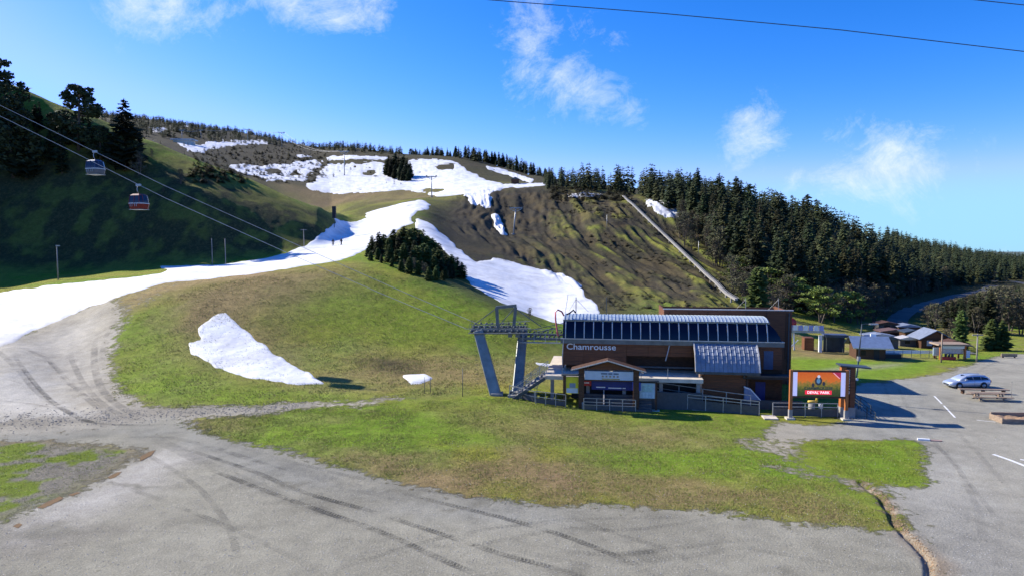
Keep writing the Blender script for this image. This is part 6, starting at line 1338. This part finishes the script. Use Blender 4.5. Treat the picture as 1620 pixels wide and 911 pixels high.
# rusty puddles
def water_material():
    m = bpy.data.materials.new('rusty_water'); m.use_nodes = True; b = m.node_tree.nodes['Principled BSDF']; t = m.node_tree
    n = N(t, 'ShaderNodeTexNoise'); n.inputs['Scale'].default_value = 2.5; n.inputs['Detail'].default_value = 5; mx = N(t, 'ShaderNodeMixRGB'); t.links.new(n.outputs[0], mx.inputs[0]); mx.inputs[1].default_value = (.25,.15,.05,1); mx.inputs[2].default_value = (.14,.095,.045,1)
    t.links.new(mx.outputs[0], b.inputs['Base Color']); b.inputs['Roughness'].default_value = .35; b.inputs['Specular IOR Level'].default_value = .12
    fd = N(t, 'ShaderNodeAttribute', attribute_name='fade'); n3 = N(t, 'ShaderNodeTexNoise'); n3.inputs['Scale'].default_value = 3.5; n3.inputs['Detail'].default_value = 6; tcn = N(t, 'ShaderNodeTexCoord'); t.links.new(tcn.outputs['Object'], n3.inputs['Vector'])
    t.links.new(mth(t, 'MULTIPLY', mth(t, 'SUBTRACT', mth(t, 'ADD', mth(t, 'MULTIPLY', fd.outputs['Fac'], 1.5), n3.outputs[0]), .72), 5, clamp=True), b.inputs['Alpha']); return m
M_wat = water_material()
def puddle(P, lb):
    Wp = world_poly(P, 6); n = len(Wp); c = (sum(p[0] for p in Wp)/n, sum(p[1] for p in Wp)/n); rd = random.Random(len(lb))
    vs = [(c[0], c[1], gz(*c)+.015)]+[(p[0]+rd.uniform(-.06,.06), p[1]+rd.uniform(-.08,.08), gz(p[0], p[1])+.012) for p in Wp]
    zm = max(v[2] for v in vs); vs = [(v[0], v[1], zm) for v in vs]
    me = bpy.data.meshes.new('puddle'); me.from_pydata(vs, [], [(0, 1+i, 1+(i+1) % n) for i in range(n)]); me.materials.append(M_wat); fa = me.attributes.new('fade', 'FLOAT', 'POINT'); fa.data.foreach_set('value', [1.0]+[0.0]*n); o = meshobj('puddle', me); tag(o, lb, kind='structure')
puddle([(220,722),(236,713),(250,709),(244,718),(230,727),(217,732)], 'rusty puddle nearest the path fork')
puddle([(170,754),(185,746),(196,745),(182,755),(172,759)], 'small rusty puddle in the middle')
puddle([(56,804),(75,792),(98,783),(104,787),(88,796),(66,806)], 'long rusty puddle by the grass')
puddle([(105,783),(125,777),(132,779),(116,784)], 'thin rusty puddle right of the long one')
puddle([(18,832),(30,826),(38,829),(28,836)], 'round rusty puddle near the left edge')
# winding road beyond the huts
def road(pix, w, lb):
    P = [hit(*p) for p in pix]; Q = [p for p in P if p]
    strip_mesh('road', None, w, mat('asphalt_road', (.10,.098,.09), .9, .2, .8), lb, .12, world=Q, step=2.0)
road([(1520,560),(1480,540),(1450,526),(1425,516),(1420,507),(1432,496),(1460,484),(1500,472),(1545,462),(1572,452)], 4.4, 'grey road winding away into the shaded valley')
road([(1575,446),(1595,445),(1620,448),(1660,456)], 5.2, 'sunlit bend of the far road at the right edge')
# ------------------------------------------------------------------ loose stones and tufts (uncountable)
def scatter(name, label, m, gen, n, seed):
    rd = random.Random(seed); VS, FS, off = [], [], 0
    for _ in range(n):
        r = gen(rd)
        if r is None: continue
        v, f = r; VS.append(np.array(v)); FS.append(np.array(f)+off); off += len(v)
    me = np_mesh(name, np.concatenate(VS), np.concatenate(FS), False); me.materials.append(m); o = meshobj(name, me); tag(o, label, kind='stuff'); return o
OCT = [(0,2,4),(2,1,4),(1,3,4),(3,0,4),(2,0,5),(1,2,5),(3,1,5),(0,3,5)]
def stone_at(rd, px, py, s0, s1):
    h = hit(px, py)
    if h is None: return None
    s = rd.uniform(s0, s1); a, b, c = s*rd.uniform(.6,1.2), s*rd.uniform(.6,1.2), s*rd.uniform(.35,.8); t = rd.uniform(0,3.1); ct_, st_ = math.cos(t), math.sin(t)
    pts = [(a,0,0),(-a*rd.uniform(.7,1.1),0,0),(0,b,0),(0,-b,0),(0,0,c),(0,0,-c)]
    return [(h.x+p[0]*ct_-p[1]*st_, h.y+p[0]*st_+p[1]*ct_, h.z+p[2]+c*.25) for p in pts], OCT
def berm(rd):
    px = rd.uniform(-20, 480); c = np.interp(px, [-20,120,300,480], [668,660,654,641]); return stone_at(rd, px, rd.gauss(c, np.interp(px, [-20,300,480], [9,6,2.5])), .03, .10)
scatter('berm_stones', 'loose grey stones heaped along the dirt edge on the left', mat('grey_stone', (.29,.27,.235), .95, .45, 1.5), berm, 1300, 1)
CH = [(1362,762),(1392,785),(1408,808),(1418,832),(1445,856),(1468,884),(1476,925)]
def chst(rd):
    t = rd.uniform(0, len(CH)-1.001); i = int(t); f = t-i; px = CH[i][0]+(CH[i+1][0]-CH[i][0])*f; py = CH[i][1]+(CH[i+1][1]-CH[i][1])*f
    return stone_at(rd, px+rd.gauss(4, 4), py+rd.gauss(-1, 3), .02, .07)
scatter('channel_stones', 'brown stones in the washed-out channel by the lot', mat('ochre_stone', (.36,.24,.14), .95, .5, 2.5), chst, 600, 2)
def lotst(rd):
    px = rd.uniform(-10, 1620); py = rd.uniform(690, 911); return stone_at(rd, px, py, .012, .045)
scatter('loose_gravel', 'pebbles lying about on gravel and turf', mat('pale_pebble', (.42,.41,.38), .95, .4, 3), lotst, 5200, 3)
TUFT_GREEN = mat('grass_blades', (.18,.28,.025), .8, .5, 1.2, col2=(.27,.26,.06), spec=.2)
MEADOW = [(270,668),(420,652),(560,640),(720,634),(800,628),(905,642),(1040,648),(1200,668),(1190,712),(1250,738),(1340,770),(1405,836),(1300,828),(1200,818),(1100,804),(900,798),(800,793),(700,774),(600,754),(500,728),(420,704),(320,686)]
MW = np.array(world_poly(MEADOW, 12)); GP2 = np.array(world_poly([(1284,702),(1438,700),(1458,730),(1452,764),(1400,767),(1330,750)], 12)); GP3 = gp
def grass(n, seed, name, label, mtl, polys, h0, h1, w0, w1, spread=.08):
    r = np.random.RandomState(seed); XS = []
    for poly, k in polys:
        lo = poly.min(0); hi = poly.max(0); m_ = int(n*k*2); xx = r.uniform(lo[0], hi[0], m_); yy = r.uniform(lo[1], hi[1], m_)
        ok = inpoly(xx, yy, poly) & (fbm(xx, yy, 2.5, 3, 99) > r.uniform(-.5, .3, m_)); XS.append(np.stack([xx[ok]+r.normal(0, .35, ok.sum()), yy[ok]+r.normal(0, .35, ok.sum())], -1)[:int(n*k)])
    P = np.concatenate(XS); z0 = np.array([gz(a, b) for a, b in P])-.01; V_, k = [], 4
    for q in range(k):
        m_ = len(P); a = r.uniform(0, 6.28, m_); w = r.uniform(w0, w1, m_); l = r.uniform(h0, h1, m_); bx = P[:, 0]+r.normal(0, spread, m_); by = P[:, 1]+r.normal(0, spread, m_)
        V_.append(np.stack([np.stack([bx-w*np.sin(a), by+w*np.cos(a), z0], -1), np.stack([bx+w*np.sin(a), by-w*np.cos(a), z0], -1), np.stack([bx+np.cos(a)*l*.7, by+np.sin(a)*l*.7, z0+l], -1)], 1).reshape(-1, 3))
    v = np.concatenate(V_); me = np_mesh(name, v, np.arange(len(v)).reshape(-1, 3), False); me.materials.append(mtl); o = meshobj(name, me); tag(o, label, kind='stuff')
KN = np.array(world_poly([(185,560),(190,630),(300,648),(470,636),(640,626),(790,625),(860,600),(870,530),(800,495),(700,455),(560,420),(430,434),(300,455),(215,500)], 12))
STRAW = mat('straw_blades', (.38,.29,.14), .9, .4, 1.0, col2=(.25,.19,.085), spec=.1)
grass(42000, 4, 'grass', 'short spring grass on the meadow in front of the station', TUFT_GREEN, ((MW, .80), (GP2, .12), (GP3, .08)), .03, .11, .010, .022)
grass(20000, 5, 'dry_grass', 'matted straw-coloured dry grass on the meadow', STRAW, ((MW, 1.0),), .03, .10, .012, .026, .16)
grass(9000, 6, 'knoll_grass', 'rough grass tufts on the knoll', TUFT_GREEN, ((KN, 1.0),), .05, .16, .02, .05, .25)
grass(9000, 7, 'knoll_dry_grass', 'dry brown grass tufts on the knoll', STRAW, ((KN, 1.0),), .05, .15, .02, .05, .3)
